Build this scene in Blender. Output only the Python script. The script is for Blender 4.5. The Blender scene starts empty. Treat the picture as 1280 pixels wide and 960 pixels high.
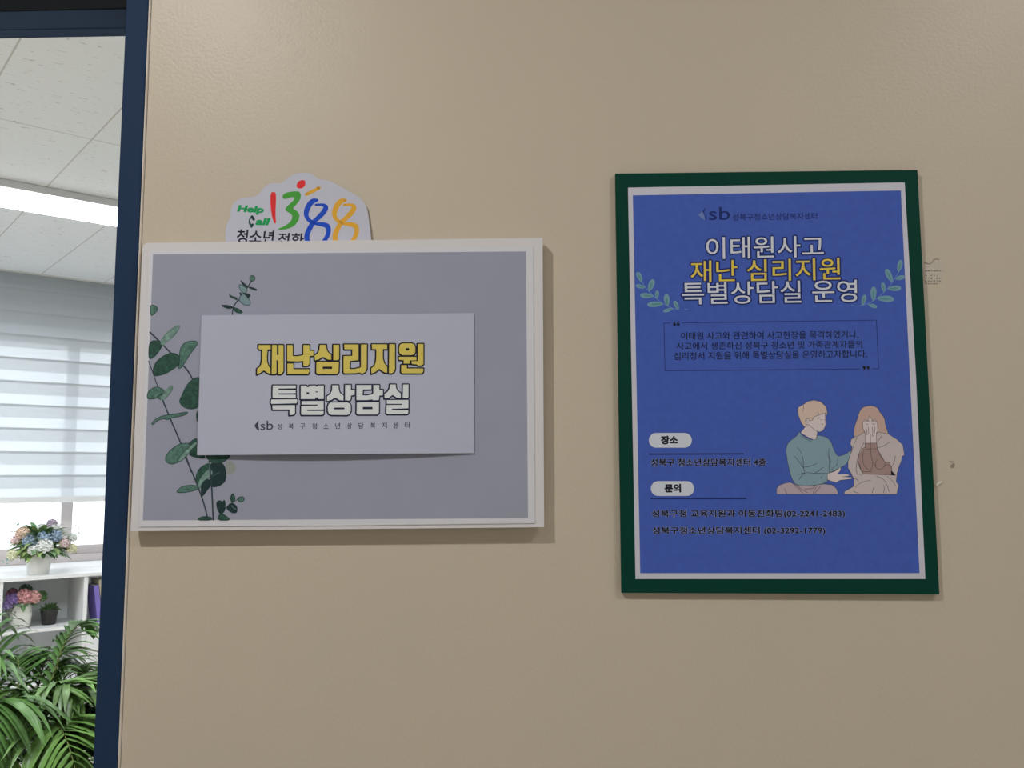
import bpy, bmesh, math, random
from mathutils import Vector, Matrix
from mathutils.geometry import tessellate_polygon

S = bpy.context.scene
COL = S.collection
random.seed(7)

# ------------------------------------------------------------------ camera, world, lights, exposure
F, D, EYE = 1099.73, 0.94257, 1.55
C_R = Vector((0.999516, 0.030907, -0.003433)).normalized()
C_W = Vector((-0.030392, 0.994259, 0.10259)).normalized()
C_U = C_R.cross(C_W).normalized()
CAM = Vector((0.0, -D, EYE))
cam = bpy.data.objects.new('camera', bpy.data.cameras.new('camera'))
cam.data.sensor_width = 36.0
cam.data.lens = F / 1280 * 36.0
cam.data.clip_start = 0.01
M = Matrix((C_R, C_U, -C_W)).transposed().to_4x4()
M.translation = CAM
cam.matrix_world = M
COL.objects.link(cam)
S.camera = cam

S.view_settings.view_transform = 'Standard'
S.view_settings.look = 'None'
S.view_settings.exposure = 0.0
S.view_settings.gamma = 1.0
S.view_settings.use_curve_mapping = False

wd = bpy.data.worlds.new('daylight')
S.world = wd
wd.use_nodes = True
wd.node_tree.nodes['Background'].inputs[0].default_value = (0.90, 0.96, 1.0, 1)
wd.node_tree.nodes['Background'].inputs[1].default_value = 2.6

# the room beyond the doorway stands at an angle to the sign wall: u runs along its window wall, w into it
U = Vector((0.746369, 0.665533, 0.0))
W = Vector((-0.665533, 0.746369, 0.0))
def room(u, w, z):
    p = CAM + U * u + W * w
    return Vector((p.x, p.y, z))

def lamp(name, loc, energy, size, color, target=None, shape='DISK', size_y=None):
    l = bpy.data.lights.new(name, 'AREA')
    l.shape = shape; l.size = size; l.energy = energy; l.color = color
    if size_y: l.size_y = size_y
    o = bpy.data.objects.new(name, l); COL.objects.link(o)
    o.location = loc
    if target is not None:
        o.rotation_euler = (Vector(target) - Vector(loc)).to_track_quat('-Z', 'Y').to_euler()
    return o
CEIL_H = 2.74                                   # corridor ceiling
lamp('corridor_downlight', (-0.78, -1.08, CEIL_H - .012), 14.6, 0.09, (1.0, 0.985, 0.985))
lamp('corridor_downlight', (1.12, -1.10, CEIL_H - .012), 8.1, 0.09, (1.0, 0.985, 0.985))
lamp('corridor_side_light', (2.9, -1.3, 1.5), 7.0, 1.6, (0.88, 0.94, 1.0), (0.2, -0.3, 1.4), 'RECTANGLE', 1.8)  # broad cool area light, out of view, before the corridor's solid end wall
lamp('room_fill_light', room(-1.0, 4.46, 2.80), 44.0, 0.3, (.92, .96, 1.0), room(-1.0, 4.46, 0), 'RECTANGLE', 1.2)  # unseen fill light, added to brighten the room
lamp('room_fill_light', room(.6, 2.4, 2.80), 46.0, 0.3, (.92, .96, 1.0), room(.6, 2.4, 0), 'RECTANGLE', 1.2)  # second added fill, out of view, lights the room from the doorway side
po = lamp('window_portal', room(0.2, 6.62, 1.77), 1.0, 4.6, (1, 1, 1), room(0.2, 0, 1.77), 'RECTANGLE', 1.6)
po.data.cycles.is_portal = True

# ------------------------------------------------------------------ helpers
def lin(c):
    c = c / 255.0
    return c / 12.92 if c <= 0.04045 else ((c + 0.055) / 1.055) ** 2.4
WALL_LIGHT = 0.43                               # share of white the sign wall's light gives back
def alb(r, g, b, k=WALL_LIGHT):
    return tuple(min(0.95, lin(v) / k) for v in (r, g, b)) + (1.0,)
def new_mat(name):
    m = bpy.data.materials.new(name); m.use_nodes = True
    nt = m.node_tree
    return m, nt, nt.nodes['Principled BSDF']
def mat(name, col, rough=0.6, spec=0.3, metal=0.0, grain=0.0, gscale=300.0, bump=0.0, bscale=300.0):
    m, nt, b = new_mat(name)
    b.inputs['Base Color'].default_value = col if len(col) == 4 else (*col, 1)
    b.inputs['Roughness'].default_value = rough
    b.inputs['Specular IOR Level'].default_value = spec
    b.inputs['Metallic'].default_value = metal
    if grain or bump:
        tc = nt.nodes.new('ShaderNodeTexCoord')
    if grain:
        n = nt.nodes.new('ShaderNodeTexNoise'); n.inputs['Scale'].default_value = gscale; n.inputs['Detail'].default_value = 3
        r = nt.nodes.new('ShaderNodeValToRGB')
        c = b.inputs['Base Color'].default_value
        r.color_ramp.elements[0].position = 0.3; r.color_ramp.elements[1].position = 0.7
        r.color_ramp.elements[0].color = tuple(v * (1 - grain) for v in c[:3]) + (1,)
        r.color_ramp.elements[1].color = tuple(min(1, v * (1 + grain)) for v in c[:3]) + (1,)
        nt.links.new(tc.outputs['Object'], n.inputs['Vector']); nt.links.new(n.outputs['Fac'], r.inputs['Fac'])
        nt.links.new(r.outputs['Color'], b.inputs['Base Color'])
    if bump:
        n2 = nt.nodes.new('ShaderNodeTexNoise'); n2.inputs['Scale'].default_value = bscale; n2.inputs['Detail'].default_value = 2
        bp = nt.nodes.new('ShaderNodeBump'); bp.inputs['Strength'].default_value = bump; bp.inputs['Distance'].default_value = 0.001
        nt.links.new(tc.outputs['Object'], n2.inputs['Vector']); nt.links.new(n2.outputs['Fac'], bp.inputs['Height'])
        nt.links.new(bp.outputs['Normal'], b.inputs['Normal'])
    return m

def link_mesh(name, me, mats, parent=None):
    o = bpy.data.objects.new(name, me); COL.objects.link(o)
    for m in (mats if isinstance(mats, (list, tuple)) else [mats]): me.materials.append(m)
    if parent is not None:
        o.parent = parent
        o.matrix_parent_inverse = parent.matrix_world.inverted() if False else Matrix.Translation(-world_loc(parent))
    return o
def world_loc(o):
    v = Vector((0, 0, 0))
    while o is not None and o.type == 'EMPTY':
        v += o.location; o = o.parent
    return v
def from_data(name, vs, fs, mats, parent=None, fm=None, smooth=False):
    me = bpy.data.meshes.new(name)
    me.from_pydata([tuple(v) for v in vs], [], fs); me.update()
    o = link_mesh(name, me, mats, parent)
    if fm:
        for p, i in zip(me.polygons, fm): p.material_index = i
    if smooth:
        for p in me.polygons: p.use_smooth = True
    return o
def from_bm(name, bm, mats, parent=None, smooth=False):
    me = bpy.data.meshes.new(name); bmesh.ops.recalc_face_normals(bm, faces=bm.faces)
    bm.to_mesh(me); bm.free()
    o = link_mesh(name, me, mats, parent)
    if smooth:
        for p in me.polygons: p.use_smooth = True
    return o
def tag(o, label=None, cat=None, group=None, kind=None):
    if label: o['label'] = label
    if cat: o['category'] = cat
    if group: o['group'] = group
    if kind: o['kind'] = kind
    return o
def thing(name, loc, label, cat, group=None):
    o = bpy.data.objects.new(name, None); COL.objects.link(o)
    o.location = loc; o.empty_display_size = 0.05
    return tag(o, label, cat, group)
def add_box(bm, c0, c1, bevel=0.0, frame=None):
    """box between corners in (a, b, z); frame maps (a, b, z) to the world"""
    ps = [(x, y, z) for z in (c0[2], c1[2]) for y in (c0[1], c1[1]) for x in (c0[0], c1[0])]
    vs = [bm.verts.new(frame(*p) if frame else p) for p in ps]
    fs = [bm.faces.new([vs[i] for i in f]) for f in ((0, 2, 3, 1), (4, 5, 7, 6), (0, 1, 5, 4), (2, 6, 7, 3), (0, 4, 6, 2), (1, 3, 7, 5))]
    if bevel:
        es = list({e for f in fs for e in f.edges})
        bmesh.ops.bevel(bm, geom=es, offset=bevel, segments=2, affect='EDGES', profile=0.5)
def box(name, c0, c1, m, parent=None, bevel=0.0, frame=None):
    bm = bmesh.new(); add_box(bm, c0, c1, bevel, frame)
    return from_bm(name, bm, m, parent)
def boxes(name, lst, m, parent=None, bevel=0.0, frame=None):
    bm = bmesh.new()
    for c0, c1 in lst: add_box(bm, c0, c1, bevel, frame)
    return from_bm(name, bm, m, parent)
def add_lathe(bm, prof, centre, n=28):
    rings = []
    for r, z in prof:
        rings.append([bm.verts.new((centre[0] + r * math.cos(2 * math.pi * i / n), centre[1] + r * math.sin(2 * math.pi * i / n), centre[2] + z)) for i in range(n)])
    for a, b in zip(rings, rings[1:]):
        for i in range(n):
            bm.faces.new((a[i], a[(i + 1) % n], b[(i + 1) % n], b[i]))
    return rings
def add_tube(bm, pts, r0, r1, n=6):
    rings = []
    for i, p in enumerate(pts):
        t = (pts[min(i + 1, len(pts) - 1)] - pts[max(i - 1, 0)]).normalized()
        a = t.cross(Vector((0.31, 0.2, 0.93))).normalized(); b = t.cross(a)
        r = r0 + (r1 - r0) * i / (len(pts) - 1)
        rings.append([bm.verts.new(p + a * r * math.cos(2 * math.pi * k / n) + b * r * math.sin(2 * math.pi * k / n)) for k in range(n)])
    for x, y in zip(rings, rings[1:]):
        for k in range(n): bm.faces.new((x[k], x[(k + 1) % n], y[(k + 1) % n], y[k]))
    bm.faces.new(rings[0][::-1]); bm.faces.new(rings[-1])

def on_plane(px, py, y=0.0):
    """point on the plane Y = y that the photograph shows at pixel (px, py)"""
    v = C_W + C_R * ((px - 640) / F) - C_U * ((py - 480) / F)
    return CAM + v * ((y - CAM.y) / v.y)

# ------------------------------------------------------------------ flat printing (ink lies a fraction of a millimetre on its sheet)
def offset_poly(pts, d):
    n = len(pts)
    area = sum(pts[i][0] * pts[(i + 1) % n][1] - pts[(i + 1) % n][0] * pts[i][1] for i in range(n))
    sg = 1 if area > 0 else -1
    out = []
    for i in range(n):
        p0, p1, p2 = Vector(pts[i - 1]), Vector(pts[i]), Vector(pts[(i + 1) % n])
        a, b = (p1 - p0), (p2 - p1)
        if a.length < 1e-6 or b.length < 1e-6:
            out.append(tuple(p1)); continue
        a.normalize(); b.normalize()
        n1, n2 = Vector((a.y, -a.x)) * sg, Vector((b.y, -b.x)) * sg
        m = n1 + n2
        if m.length < 1e-4: m = n1
        m.normalize()
        k = min(1.8, 1 / max(0.3, m.dot(n1)))
        out.append(tuple(p1 + m * d * k))
    return out
def smooth_poly(pts, it=2):
    for _ in range(it):
        q = []
        n = len(pts)
        for i in range(n):
            a, b = Vector(pts[i]), Vector(pts[(i + 1) % n])
            q += [tuple(a * .78 + b * .22), tuple(a * .22 + b * .78)]
        pts = q
    return pts
def smooth_line(pts, it=2):
    for _ in range(it):
        q = [tuple(pts[0])]
        for a, b in zip(pts, pts[1:]):
            a, b = Vector(a), Vector(b)
            q += [tuple(a * .75 + b * .25), tuple(a * .25 + b * .75)]
        q.append(tuple(pts[-1])); pts = q
    return pts
class Crop:
    """traced outlines come in the pixels of an enlarged crop"""
    def __init__(s, x, y, k): s.x, s.y, s.k = x, y, k
    def __call__(s, pts): return [(s.x + a / s.k, s.y + b / s.k) for a, b in pts]

class Print:
    def __init__(s, surf, step=0.00003): s.surf, s.step, s.v, s.f, s.m, s.mats = surf, step, [], [], [], []
    def mi(s, m):
        if m not in s.mats: s.mats.append(m)
        return s.mats.index(m)
    def put(s, pts, faces, m, layer):
        b = len(s.v); i = s.mi(m)
        for p in pts: s.v.append(s.surf(p[0], p[1], layer * s.step))
        for f in faces: s.f.append([b + k for k in f]); s.m.append(i)
    def poly(s, pts, m, layer=1, holes=()):
        loops = [pts] + list(holes)
        allp = [p for l in loops for p in l]
        tris = tessellate_polygon([[Vector((x, y, 0)) for x, y in l] for l in loops])
        s.put(allp, [list(t) for t in tris], m, layer)
    def stroke(s, pts, w, m, layer=1, closed=False, cap=True, taper=None):
        n = len(pts); P = [Vector(p) for p in pts]
        ws = w if isinstance(w, (list, tuple)) else [w] * n
        if taper: ws = [ws[i] * (1 + (taper - 1) * i / (n - 1)) for i in range(n)]
        L, R = [], []
        for i in range(n):
            a = P[i] - P[i - 1] if (i > 0 or closed) else P[1] - P[0]
            b = P[(i + 1) % n] - P[i] if (i < n - 1 or closed) else P[-1] - P[-2]
            t = (a.normalized() + b.normalized())
            if t.length < 1e-4: t = b
            t.normalize(); nn = Vector((-t.y, t.x)) * ws[i] / 2
            L.append(tuple(P[i] + nn)); R.append(tuple(P[i] - nn))
        fs = [[i, (i + 1) % n, n + (i + 1) % n, n + i] for i in range(n if closed else n - 1)]
        s.put(L + R, fs, m, layer)
        if cap and not closed:
            for i in (0, n - 1):
                s.poly([(P[i].x + ws[i] / 2 * math.cos(k * math.pi / 5), P[i].y + ws[i] / 2 * math.sin(k * math.pi / 5)) for k in range(10)], m, layer)
    def ellipse(s, base, tip, wid, m, layer=1, shrink=1.0):
        b, t = Vector(base), Vector(tip); c = (b + t) / 2; a = (t - b) / 2; n = Vector((-a.y, a.x)).normalized() * wid / 2
        pts = []
        for k in range(20):
            q = 2 * math.pi * k / 20; ca = math.cos(q)
            pts.append(tuple(c + a * ca * shrink + n * math.sin(q) * shrink * (0.82 + 0.18 * ca)))
        s.poly(pts, m, layer)
    def text(s, body, quad, passes, shear=0.0, spacing=1.0):
        """quad: pixel corners TL TR BL BR of the ink; passes: (offset in em, material, layer)"""
        ref = text_mesh(body, 0.0, shear, spacing)
        xs = [v[0] for v in ref[0]]; ys = [v[1] for v in ref[0]]
        x0, x1, y0, y1 = min(xs), max(xs), min(ys), max(ys)
        TL, TR, BL, BR = [Vector(q) for q in quad]
        # a heavier weight is the letter pressed again in a small ring about its place (offset in em)
        hx = hy = max(0.0, min(q[0] for q in passes)) if len(passes) > 1 else max(0.0, passes[0][0])
        x0 -= hx; x1 += hx; y0 -= hy; y1 += hy
        for off, m, layer in passes:
            vs, fs = ref
            n = 1 if off <= 0 else (8 if off < .03 else 14)
            for c in range(n):
                dx, dy = (0, 0) if n == 1 else (off * math.cos(2 * math.pi * c / n), off * math.sin(2 * math.pi * c / n))
                pts = []
                for v in vs:
                    a, b = (v[0] + dx - x0) / (x1 - x0), (v[1] + dy - y0) / (y1 - y0)
                    p = (BL * (1 - a) + BR * a) * (1 - b) + (TL * (1 - a) + TR * a) * b
                    pts.append((p.x, p.y))
                s.put(pts, fs, m, layer + .1 * c)
    def build(s, name, parent):
        return from_data(name, s.v, s.f, s.mats, parent, s.m)
def text_mesh(body, off, shear, spacing):
    cu = bpy.data.curves.new('lettering', 'FONT')
    cu.body = body; cu.offset = off; cu.shear = shear; cu.space_character = spacing; cu.resolution_u = 4
    o = bpy.data.objects.new('lettering', cu); COL.objects.link(o)
    dg = bpy.context.evaluated_depsgraph_get(); dg.update()
    me = bpy.data.meshes.new_from_object(o.evaluated_get(dg))
    vs = [tuple(v.co[:2]) for v in me.vertices]; fs = [list(p.vertices) for p in me.polygons]
    bpy.data.objects.remove(o); bpy.data.curves.remove(cu); bpy.data.meshes.remove(me)
    return vs, fs

# ------------------------------------------------------------------ materials
def wall_paint():
    m, nt, b = new_mat('cream_gloss_paint')
    tc = nt.nodes.new('ShaderNodeTexCoord')
    n = nt.nodes.new('ShaderNodeTexNoise'); n.inputs['Scale'].default_value = 3.0; n.inputs['Detail'].default_value = 4
    r = nt.nodes.new('ShaderNodeValToRGB')
    r.color_ramp.elements[0].position = .3; r.color_ramp.elements[0].color = (.70, .615, .49, 1)
    r.color_ramp.elements[1].position = .75; r.color_ramp.elements[1].color = (.735, .645, .51, 1)
    n2 = nt.nodes.new('ShaderNodeTexNoise'); n2.inputs['Scale'].default_value = 270; n2.inputs['Detail'].default_value = 2
    n3 = nt.nodes.new('ShaderNodeTexNoise'); n3.inputs['Scale'].default_value = 11; n3.inputs['Detail'].default_value = 3
    ad = nt.nodes.new('ShaderNodeMath'); ad.operation = 'MULTIPLY_ADD'; ad.inputs[1].default_value = .7
    bp = nt.nodes.new('ShaderNodeBump'); bp.inputs['Strength'].default_value = .22; bp.inputs['Distance'].default_value = .001
    L = nt.links.new
    L(tc.outputs['Object'], n.inputs['Vector']); L(tc.outputs['Object'], n2.inputs['Vector']); L(tc.outputs['Object'], n3.inputs['Vector'])
    L(n.outputs['Fac'], r.inputs['Fac']); L(r.outputs['Color'], b.inputs['Base Color'])
    L(n3.outputs['Fac'], ad.inputs[0]); L(n2.outputs['Fac'], ad.inputs[2])
    L(ad.outputs[0], bp.inputs['Height']); L(bp.outputs['Normal'], b.inputs['Normal'])
    b.inputs['Roughness'].default_value = .36; b.inputs['Specular IOR Level'].default_value = .22
    return m
M_WALL = wall_paint()
M_ROOMWALL = mat('white_wall_paint', (.72, .72, .70), .7, grain=.02, gscale=20)
M_CORR = mat('corridor_paint', (.62, .59, .53), .7, grain=.02, gscale=10)
M_FLOOR = mat('beige_vinyl_floor', (.62, .58, .51), .45, grain=.05, gscale=40)
M_NAVY = mat('navy_enamel', alb(25, 40, 62), .6, .1, bump=.04, bscale=500)
M_BLACK = mat('matt_black', (.006, .008, .012), .7, .15)
M_CAULK = mat('cream_caulk', (.84, .77, .68), .5)
M_WHITE = mat('white_laminate', (.80, .81, .82), .4, .4, grain=.01, gscale=30)
M_FOAM = mat('white_wrapped_board', alb(164, 162, 163), .75, .15, grain=.02, gscale=900, bump=.1, bscale=900)
M_SHEET = mat('white_printer_paper', alb(163, 163, 168), .6, .2, grain=.008, gscale=500)
M_GREY = mat('blue_grey_print', alb(117, 120, 133), .55, .25, grain=.025, gscale=14)
M_CARD = mat('white_card', alb(138, 141, 155), .6, .2, grain=.012, gscale=700)
M_BLUE = mat('blue_print', alb(52, 72, 139), .6, .15, grain=.04, gscale=120)
M_PPAPER = mat('poster_paper', alb(154, 154, 163), .55, .3, grain=.01, gscale=400)
M_GREEN = mat('dark_green_board', alb(1, 43, 34), .6, .14, bump=.06, bscale=700)
M_GREENEDGE = mat('green_foam_board_edge', (.62, .60, .54), .8, .1)
ink = lambda n, c: mat(n, alb(*c), .55, .2)
I_BLACK = ink('black_ink', (20, 22, 32)); I_DARK = ink('grey_black_ink', (46, 48, 60)); I_NAVY = ink('navy_ink', (22, 33, 82))
I_YEL = ink('yellow_ink', (164, 150, 74)); I_WHT = ink('pale_ink', (166, 170, 182)); I_PWHT = ink('pale_poster_ink', (160, 163, 186))
I_PYEL = ink('amber_poster_ink', (190, 153, 62)); I_HALO = ink('halo_ink', (128, 136, 174)); I_PILL = ink('pill_ink', (158, 163, 182))
I_LEAF = ink('pale_leaf_ink', (88, 120, 134)); I_VEIN = ink('leaf_vein_ink', (66, 110, 112)); I_STEM = ink('leaf_stem_ink', (82, 108, 156))
I_RED = ink('red_ink', (172, 34, 36)); I_GRN = ink('green_ink', (52, 120, 44)); I_BLU = ink('blue_ink', (16, 56, 148)); I_ORG = ink('orange_ink', (192, 128, 40))
I_TEAL = ink('green_letter_ink', (20, 118, 66)); I_DTEAL = ink('dark_green_letter_ink', (18, 58, 52))
vein = lambda n, c: mat(n, alb(*c), .55, .2, grain=.3, gscale=260)
E_VD = ink('leaf_very_dark', (26, 42, 44)); E_D = vein('leaf_dark', (36, 62, 54)); E_M = vein('leaf_mid', (62, 90, 81)); E_L = vein('leaf_light', (90, 113, 106)); E_S = ink('leaf_stem', (40, 50, 56)); E_BLUR = ink('leaf_soft_green', (110, 116, 112)); E_BL = ink('leaf_blue_green', (92, 112, 118))
P_HAIR = ink('drawn_fair_hair', (163, 145, 134)); P_HAIR2 = ink('drawn_brown_hair', (150, 128, 120)); P_SKIN = ink('drawn_skin', (166, 156, 156)); P_SWEAT = ink('drawn_teal_sweater', (101, 124, 134)); P_PANTS = ink('drawn_mauve_trousers', (140, 129, 137)); P_CAPE = ink('drawn_cream_blanket', (152, 143, 143)); P_ARM = ink('drawn_brown_sleeves', (126, 106, 102)); P_LINE = ink('drawn_outline', (54, 50, 58))

# ------------------------------------------------------------------ setting: corridor and sign wall
XJ_IN, XJ_OUT, ZH = -0.4675, -0.4422, 2.0825
XL, XR = -4.35, 3.0
boxes('wall_front', [((-0.4391, 0, 0), (XR, .12, 3.05)), ((XL, 0, 0), (-1.43, .12, 3.05)), ((-1.43, 0, 2.14), (-0.4391, .12, 3.05))], M_WALL)['kind'] = 'structure'
box('wall_back', (XL, -2.72, 0), (XR, -2.6, 2.9), M_CORR)['kind'] = 'structure'
box('wall_left', (XL - .1, -2.72, 0), (XL, 0.0, 2.9), M_CORR)['kind'] = 'structure'
box('wall_right', (XR, -2.72, 0), (XR + .1, 0.12, 2.9), M_CORR)['kind'] = 'structure'
box('floor_corridor', (XL, -2.6, -.1), (XR, .12, 0), M_FLOOR)['kind'] = 'structure'
box('ceiling_corridor', (XL, -2.6, CEIL_H), (XR, 0, CEIL_H + .1), mat('corridor_ceiling_board', (.75, .74, .70), .8, grain=.03, gscale=60))['kind'] = 'structure'

# caulked plaster bead between the door frame and the wall
bm = bmesh.new()
prof = [(-0.4422, .004), (-0.4421, -.0012), (-0.4414, -.0022), (-0.4404, -.0022), (-0.4397, -.0012), (-0.4396, .004)]
a = [bm.verts.new((x, y, 0)) for x, y in prof]; b = [bm.verts.new((x, y, 2.3)) for x, y in prof]
for i in range(len(prof)): bm.faces.new((a[i], a[(i + 1) % 6], b[(i + 1) % 6], b[i]))
bm.faces.new(a[::-1]); bm.faces.new(b)
from_bm('trim_1', bm, M_CAULK)['kind'] = 'structure'

# navy door frame: jambs, grooved head, plain black strip on the head's face
fr = thing('door_frame', (-0.93, 0.03, 0), 'dark navy painted metal door frame at the left edge of the cream wall', 'door frame')
box('jamb', (XJ_IN, -.003, 0), (XJ_OUT, .063, 2.3), M_NAVY, fr, .0012)
box('jamb', (-1.43, -.003, 0), (-1.405, .063, 2.3), M_NAVY, fr, .0012)
boxes('head', [((-1.405, .003, ZH), (XJ_IN, .044, 2.13)), ((-1.405, .044, ZH - .0005), (XJ_IN, .063, 2.13))], M_NAVY, fr, 0)
box('head_strip', (-1.405, -.0015, ZH + .0005), (XJ_IN, .003, 2.3), M_BLACK, fr)['label'] = 'black strip on the face of the frame head'

# ------------------------------------------------------------------ setting: room beyond
ZC = 2.85
def rp(u, w): p = room(u, w, 0); return (p.x, p.y)
def slab(name, poly, z0, z1, m):
    bm = bmesh.new()
    a = [bm.verts.new((x, y, z0)) for x, y in poly]; b = [bm.verts.new((x, y, z1)) for x, y in poly]
    n = len(poly)
    for i in range(n): bm.faces.new((a[i], a[(i + 1) % n], b[(i + 1) % n], b[i]))
    bm.faces.new(a); bm.faces.new(b)
    o = from_bm(name, bm, m); o['kind'] = 'structure'; return o
def u_hit(u): return (0.12 + D - u * U.y) / W.y          # w where the line u = const meets the sign wall's far face
UL, UR, WW = -2.5, 2.6, 6.42
def ceiling_tiles():
    m, nt, b = new_mat('fissured_ceiling_tile')
    L = nt.links.new; N = nt.nodes.new
    tc = N('ShaderNodeTexCoord'); mp = N('ShaderNodeMapping')
    mp.inputs['Rotation'].default_value = (0, 0, -math.atan2(U.y, U.x))
    L(tc.outputs['Object'], mp.inputs['Vector'])
    # short fissures along u
    st = N('ShaderNodeMapping'); st.inputs['Scale'].default_value = (26, 110, 1); st.inputs['Rotation'].default_value = (0, 0, .25)
    L(mp.outputs['Vector'], st.inputs['Vector'])
    n = N('ShaderNodeTexNoise'); n.inputs['Scale'].default_value = 1.0; n.inputs['Detail'].default_value = 3; n.inputs['Distortion'].default_value = 1.0
    L(st.outputs['Vector'], n.inputs['Vector'])
    r = N('ShaderNodeValToRGB')
    r.color_ramp.elements[0].position = .27; r.color_ramp.elements[0].color = (.36, .355, .34, 1)
    r.color_ramp.elements[1].position = .36; r.color_ramp.elements[1].color = (.76, .78, .80, 1)
    L(n.outputs['Fac'], r.inputs['Fac'])
    # joints
    sx = N('ShaderNodeSeparateXYZ'); L(mp.outputs['Vector'], sx.inputs[0])
    def joint(out, period, phase, half):
        a = N('ShaderNodeMath'); a.operation = 'ADD'; a.inputs[1].default_value = -phase + 40 * period; L(out, a.inputs[0])
        q = N('ShaderNodeMath'); q.operation = 'MODULO'; q.inputs[1].default_value = period; L(a.outputs[0], q.inputs[0])
        d = N('ShaderNodeMath'); d.operation = 'SUBTRACT'; d.inputs[1].default_value = period / 2; L(q.outputs[0], d.inputs[0])
        e = N('ShaderNodeMath'); e.operation = 'ABSOLUTE'; L(d.outputs[0], e.inputs[0])
        g = N('ShaderNodeMath'); g.operation = 'GREATER_THAN'; g.inputs[1].default_value = period / 2 - half; L(e.outputs[0], g.inputs[0])
        return g.outputs[0]
    cu, cw = CAM.dot(U), CAM.dot(W)
    j1 = joint(sx.outputs[0], .384, .872 + cu, .003); j2 = joint(sx.outputs[1], 2.8, 3.572 + cw, .003)
    mx = N('ShaderNodeMath'); mx.operation = 'MAXIMUM'; L(j1, mx.inputs[0]); L(j2, mx.inputs[1])
    mix = N('ShaderNodeMix'); mix.data_type = 'RGBA'; L(mx.outputs[0], mix.inputs[0])
    L(r.outputs['Color'], mix.inputs[6]); mix.inputs[7].default_value = (.52, .51, .49, 1)
    L(mix.outputs[2], b.inputs['Base Color']); b.inputs['Roughness'].default_value = .9; b.inputs['Specular IOR Level'].default_value = .1
    return m
pent = lambda w1: [rp(UR, u_hit(UR)), rp(UR, w1), rp(UL, w1), rp(UL, u_hit(UL))]
slab('floor', pent(6.5), -.1, 0, M_FLOOR)
slab('ceiling', pent(6.228), ZC, ZC + .12, ceiling_tiles())
box('trim_2', (UL, 6.228, ZC - .006), (UR, 6.25, ZC + .13), mat('ceiling_edge_trim', (.62, .62, .60), .6), frame=room)['kind'] = 'structure'
slab('ceiling_recess', [rp(UR, 6.25), rp(UR, 6.5), rp(UL, 6.5), rp(UL, 6.25)], 3.02, 3.1, M_ROOMWALL)
# window wall: lintel, sides and the deep white ledge
boxes('wall_window', [((UL, WW, 2.52), (UR, 6.6, 3.05)), ((UL, WW, 0), (UR, 6.6, .985)), ((UL, WW, .985), (-2.1, 6.6, 2.52)), ((2.4, WW, .985), (UR, 6.6, 2.52))], M_ROOMWALL, frame=room)['kind'] = 'structure'
box('window_sill', (UL, 6.02, 0), (UR, WW, .983), M_WHITE, frame=room)['kind'] = 'structure'
box('wall_side', (UR, u_hit(UR), 0), (UR + .1, 6.6, 3.05), M_ROOMWALL, frame=room)['kind'] = 'structure'
box('wall_far', (UL - .1, u_hit(UL), 0), (UL, 6.6, 3.05), M_ROOMWALL, frame=room)['kind'] = 'structure'
# window
M_ALU = mat('taupe_aluminium', (.58, .53, .53), .45, .5)
gm, nt, b = new_mat('clear_glass')
nt.nodes.remove(b)
tr = nt.nodes.new('ShaderNodeBsdfTransparent'); gl = nt.nodes.new('ShaderNodeBsdfGlossy'); gl.inputs['Roughness'].default_value = .02
mx = nt.nodes.new('ShaderNodeMixShader'); mx.inputs[0].default_value = .06
nt.links.new(tr.outputs[0], mx.inputs[1]); nt.links.new(gl.outputs[0], mx.inputs[2]); nt.links.new(mx.outputs[0], nt.nodes['Material Output'].inputs[0])
wn = thing('window_1', room(0.15, 6.48, .985), None, None); wn['kind'] = 'structure'
fl = [((-2.1, 6.43, .985), (2.4, 6.55, 1.03)), ((-2.1, 6.43, 2.48), (2.4, 6.55, 2.52)), ((-2.1, 6.43, .985), (-2.05, 6.55, 2.52)), ((2.35, 6.43, .985), (2.4, 6.55, 2.52))]
sash = []
for ua, ub in ((-2.05, -.86), (-.86, .33), (.33, 1.565), (1.50, 2.35)):
    w0 = 6.45 if ub < 2 else 6.49
    w1 = w0 + .035
    sash += [((ua, w0, 1.03), (ub, w1, 1.088)), ((ua, w0, 2.43), (ub, w1, 2.48)), ((ua, w0, 1.088), (ua + .035, w1, 2.43)), ((ub - .07, w0, 1.088), (ub, w1, 2.43))]
boxes('window_frame', fl, M_ALU, wn, .003, room)
boxes('window_sash', sash, M_ALU, wn, .003, room)
for ua, ub, w0 in ((-2.02, -.92, 6.466), (-.83, .27, 6.466), (.36, 1.50, 6.466), (1.53, 2.29, 6.506)):
    box('window_pane', (ua, w0, 1.085), (ub, w0 + .005, 2.435), gm, wn, frame=room)

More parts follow.
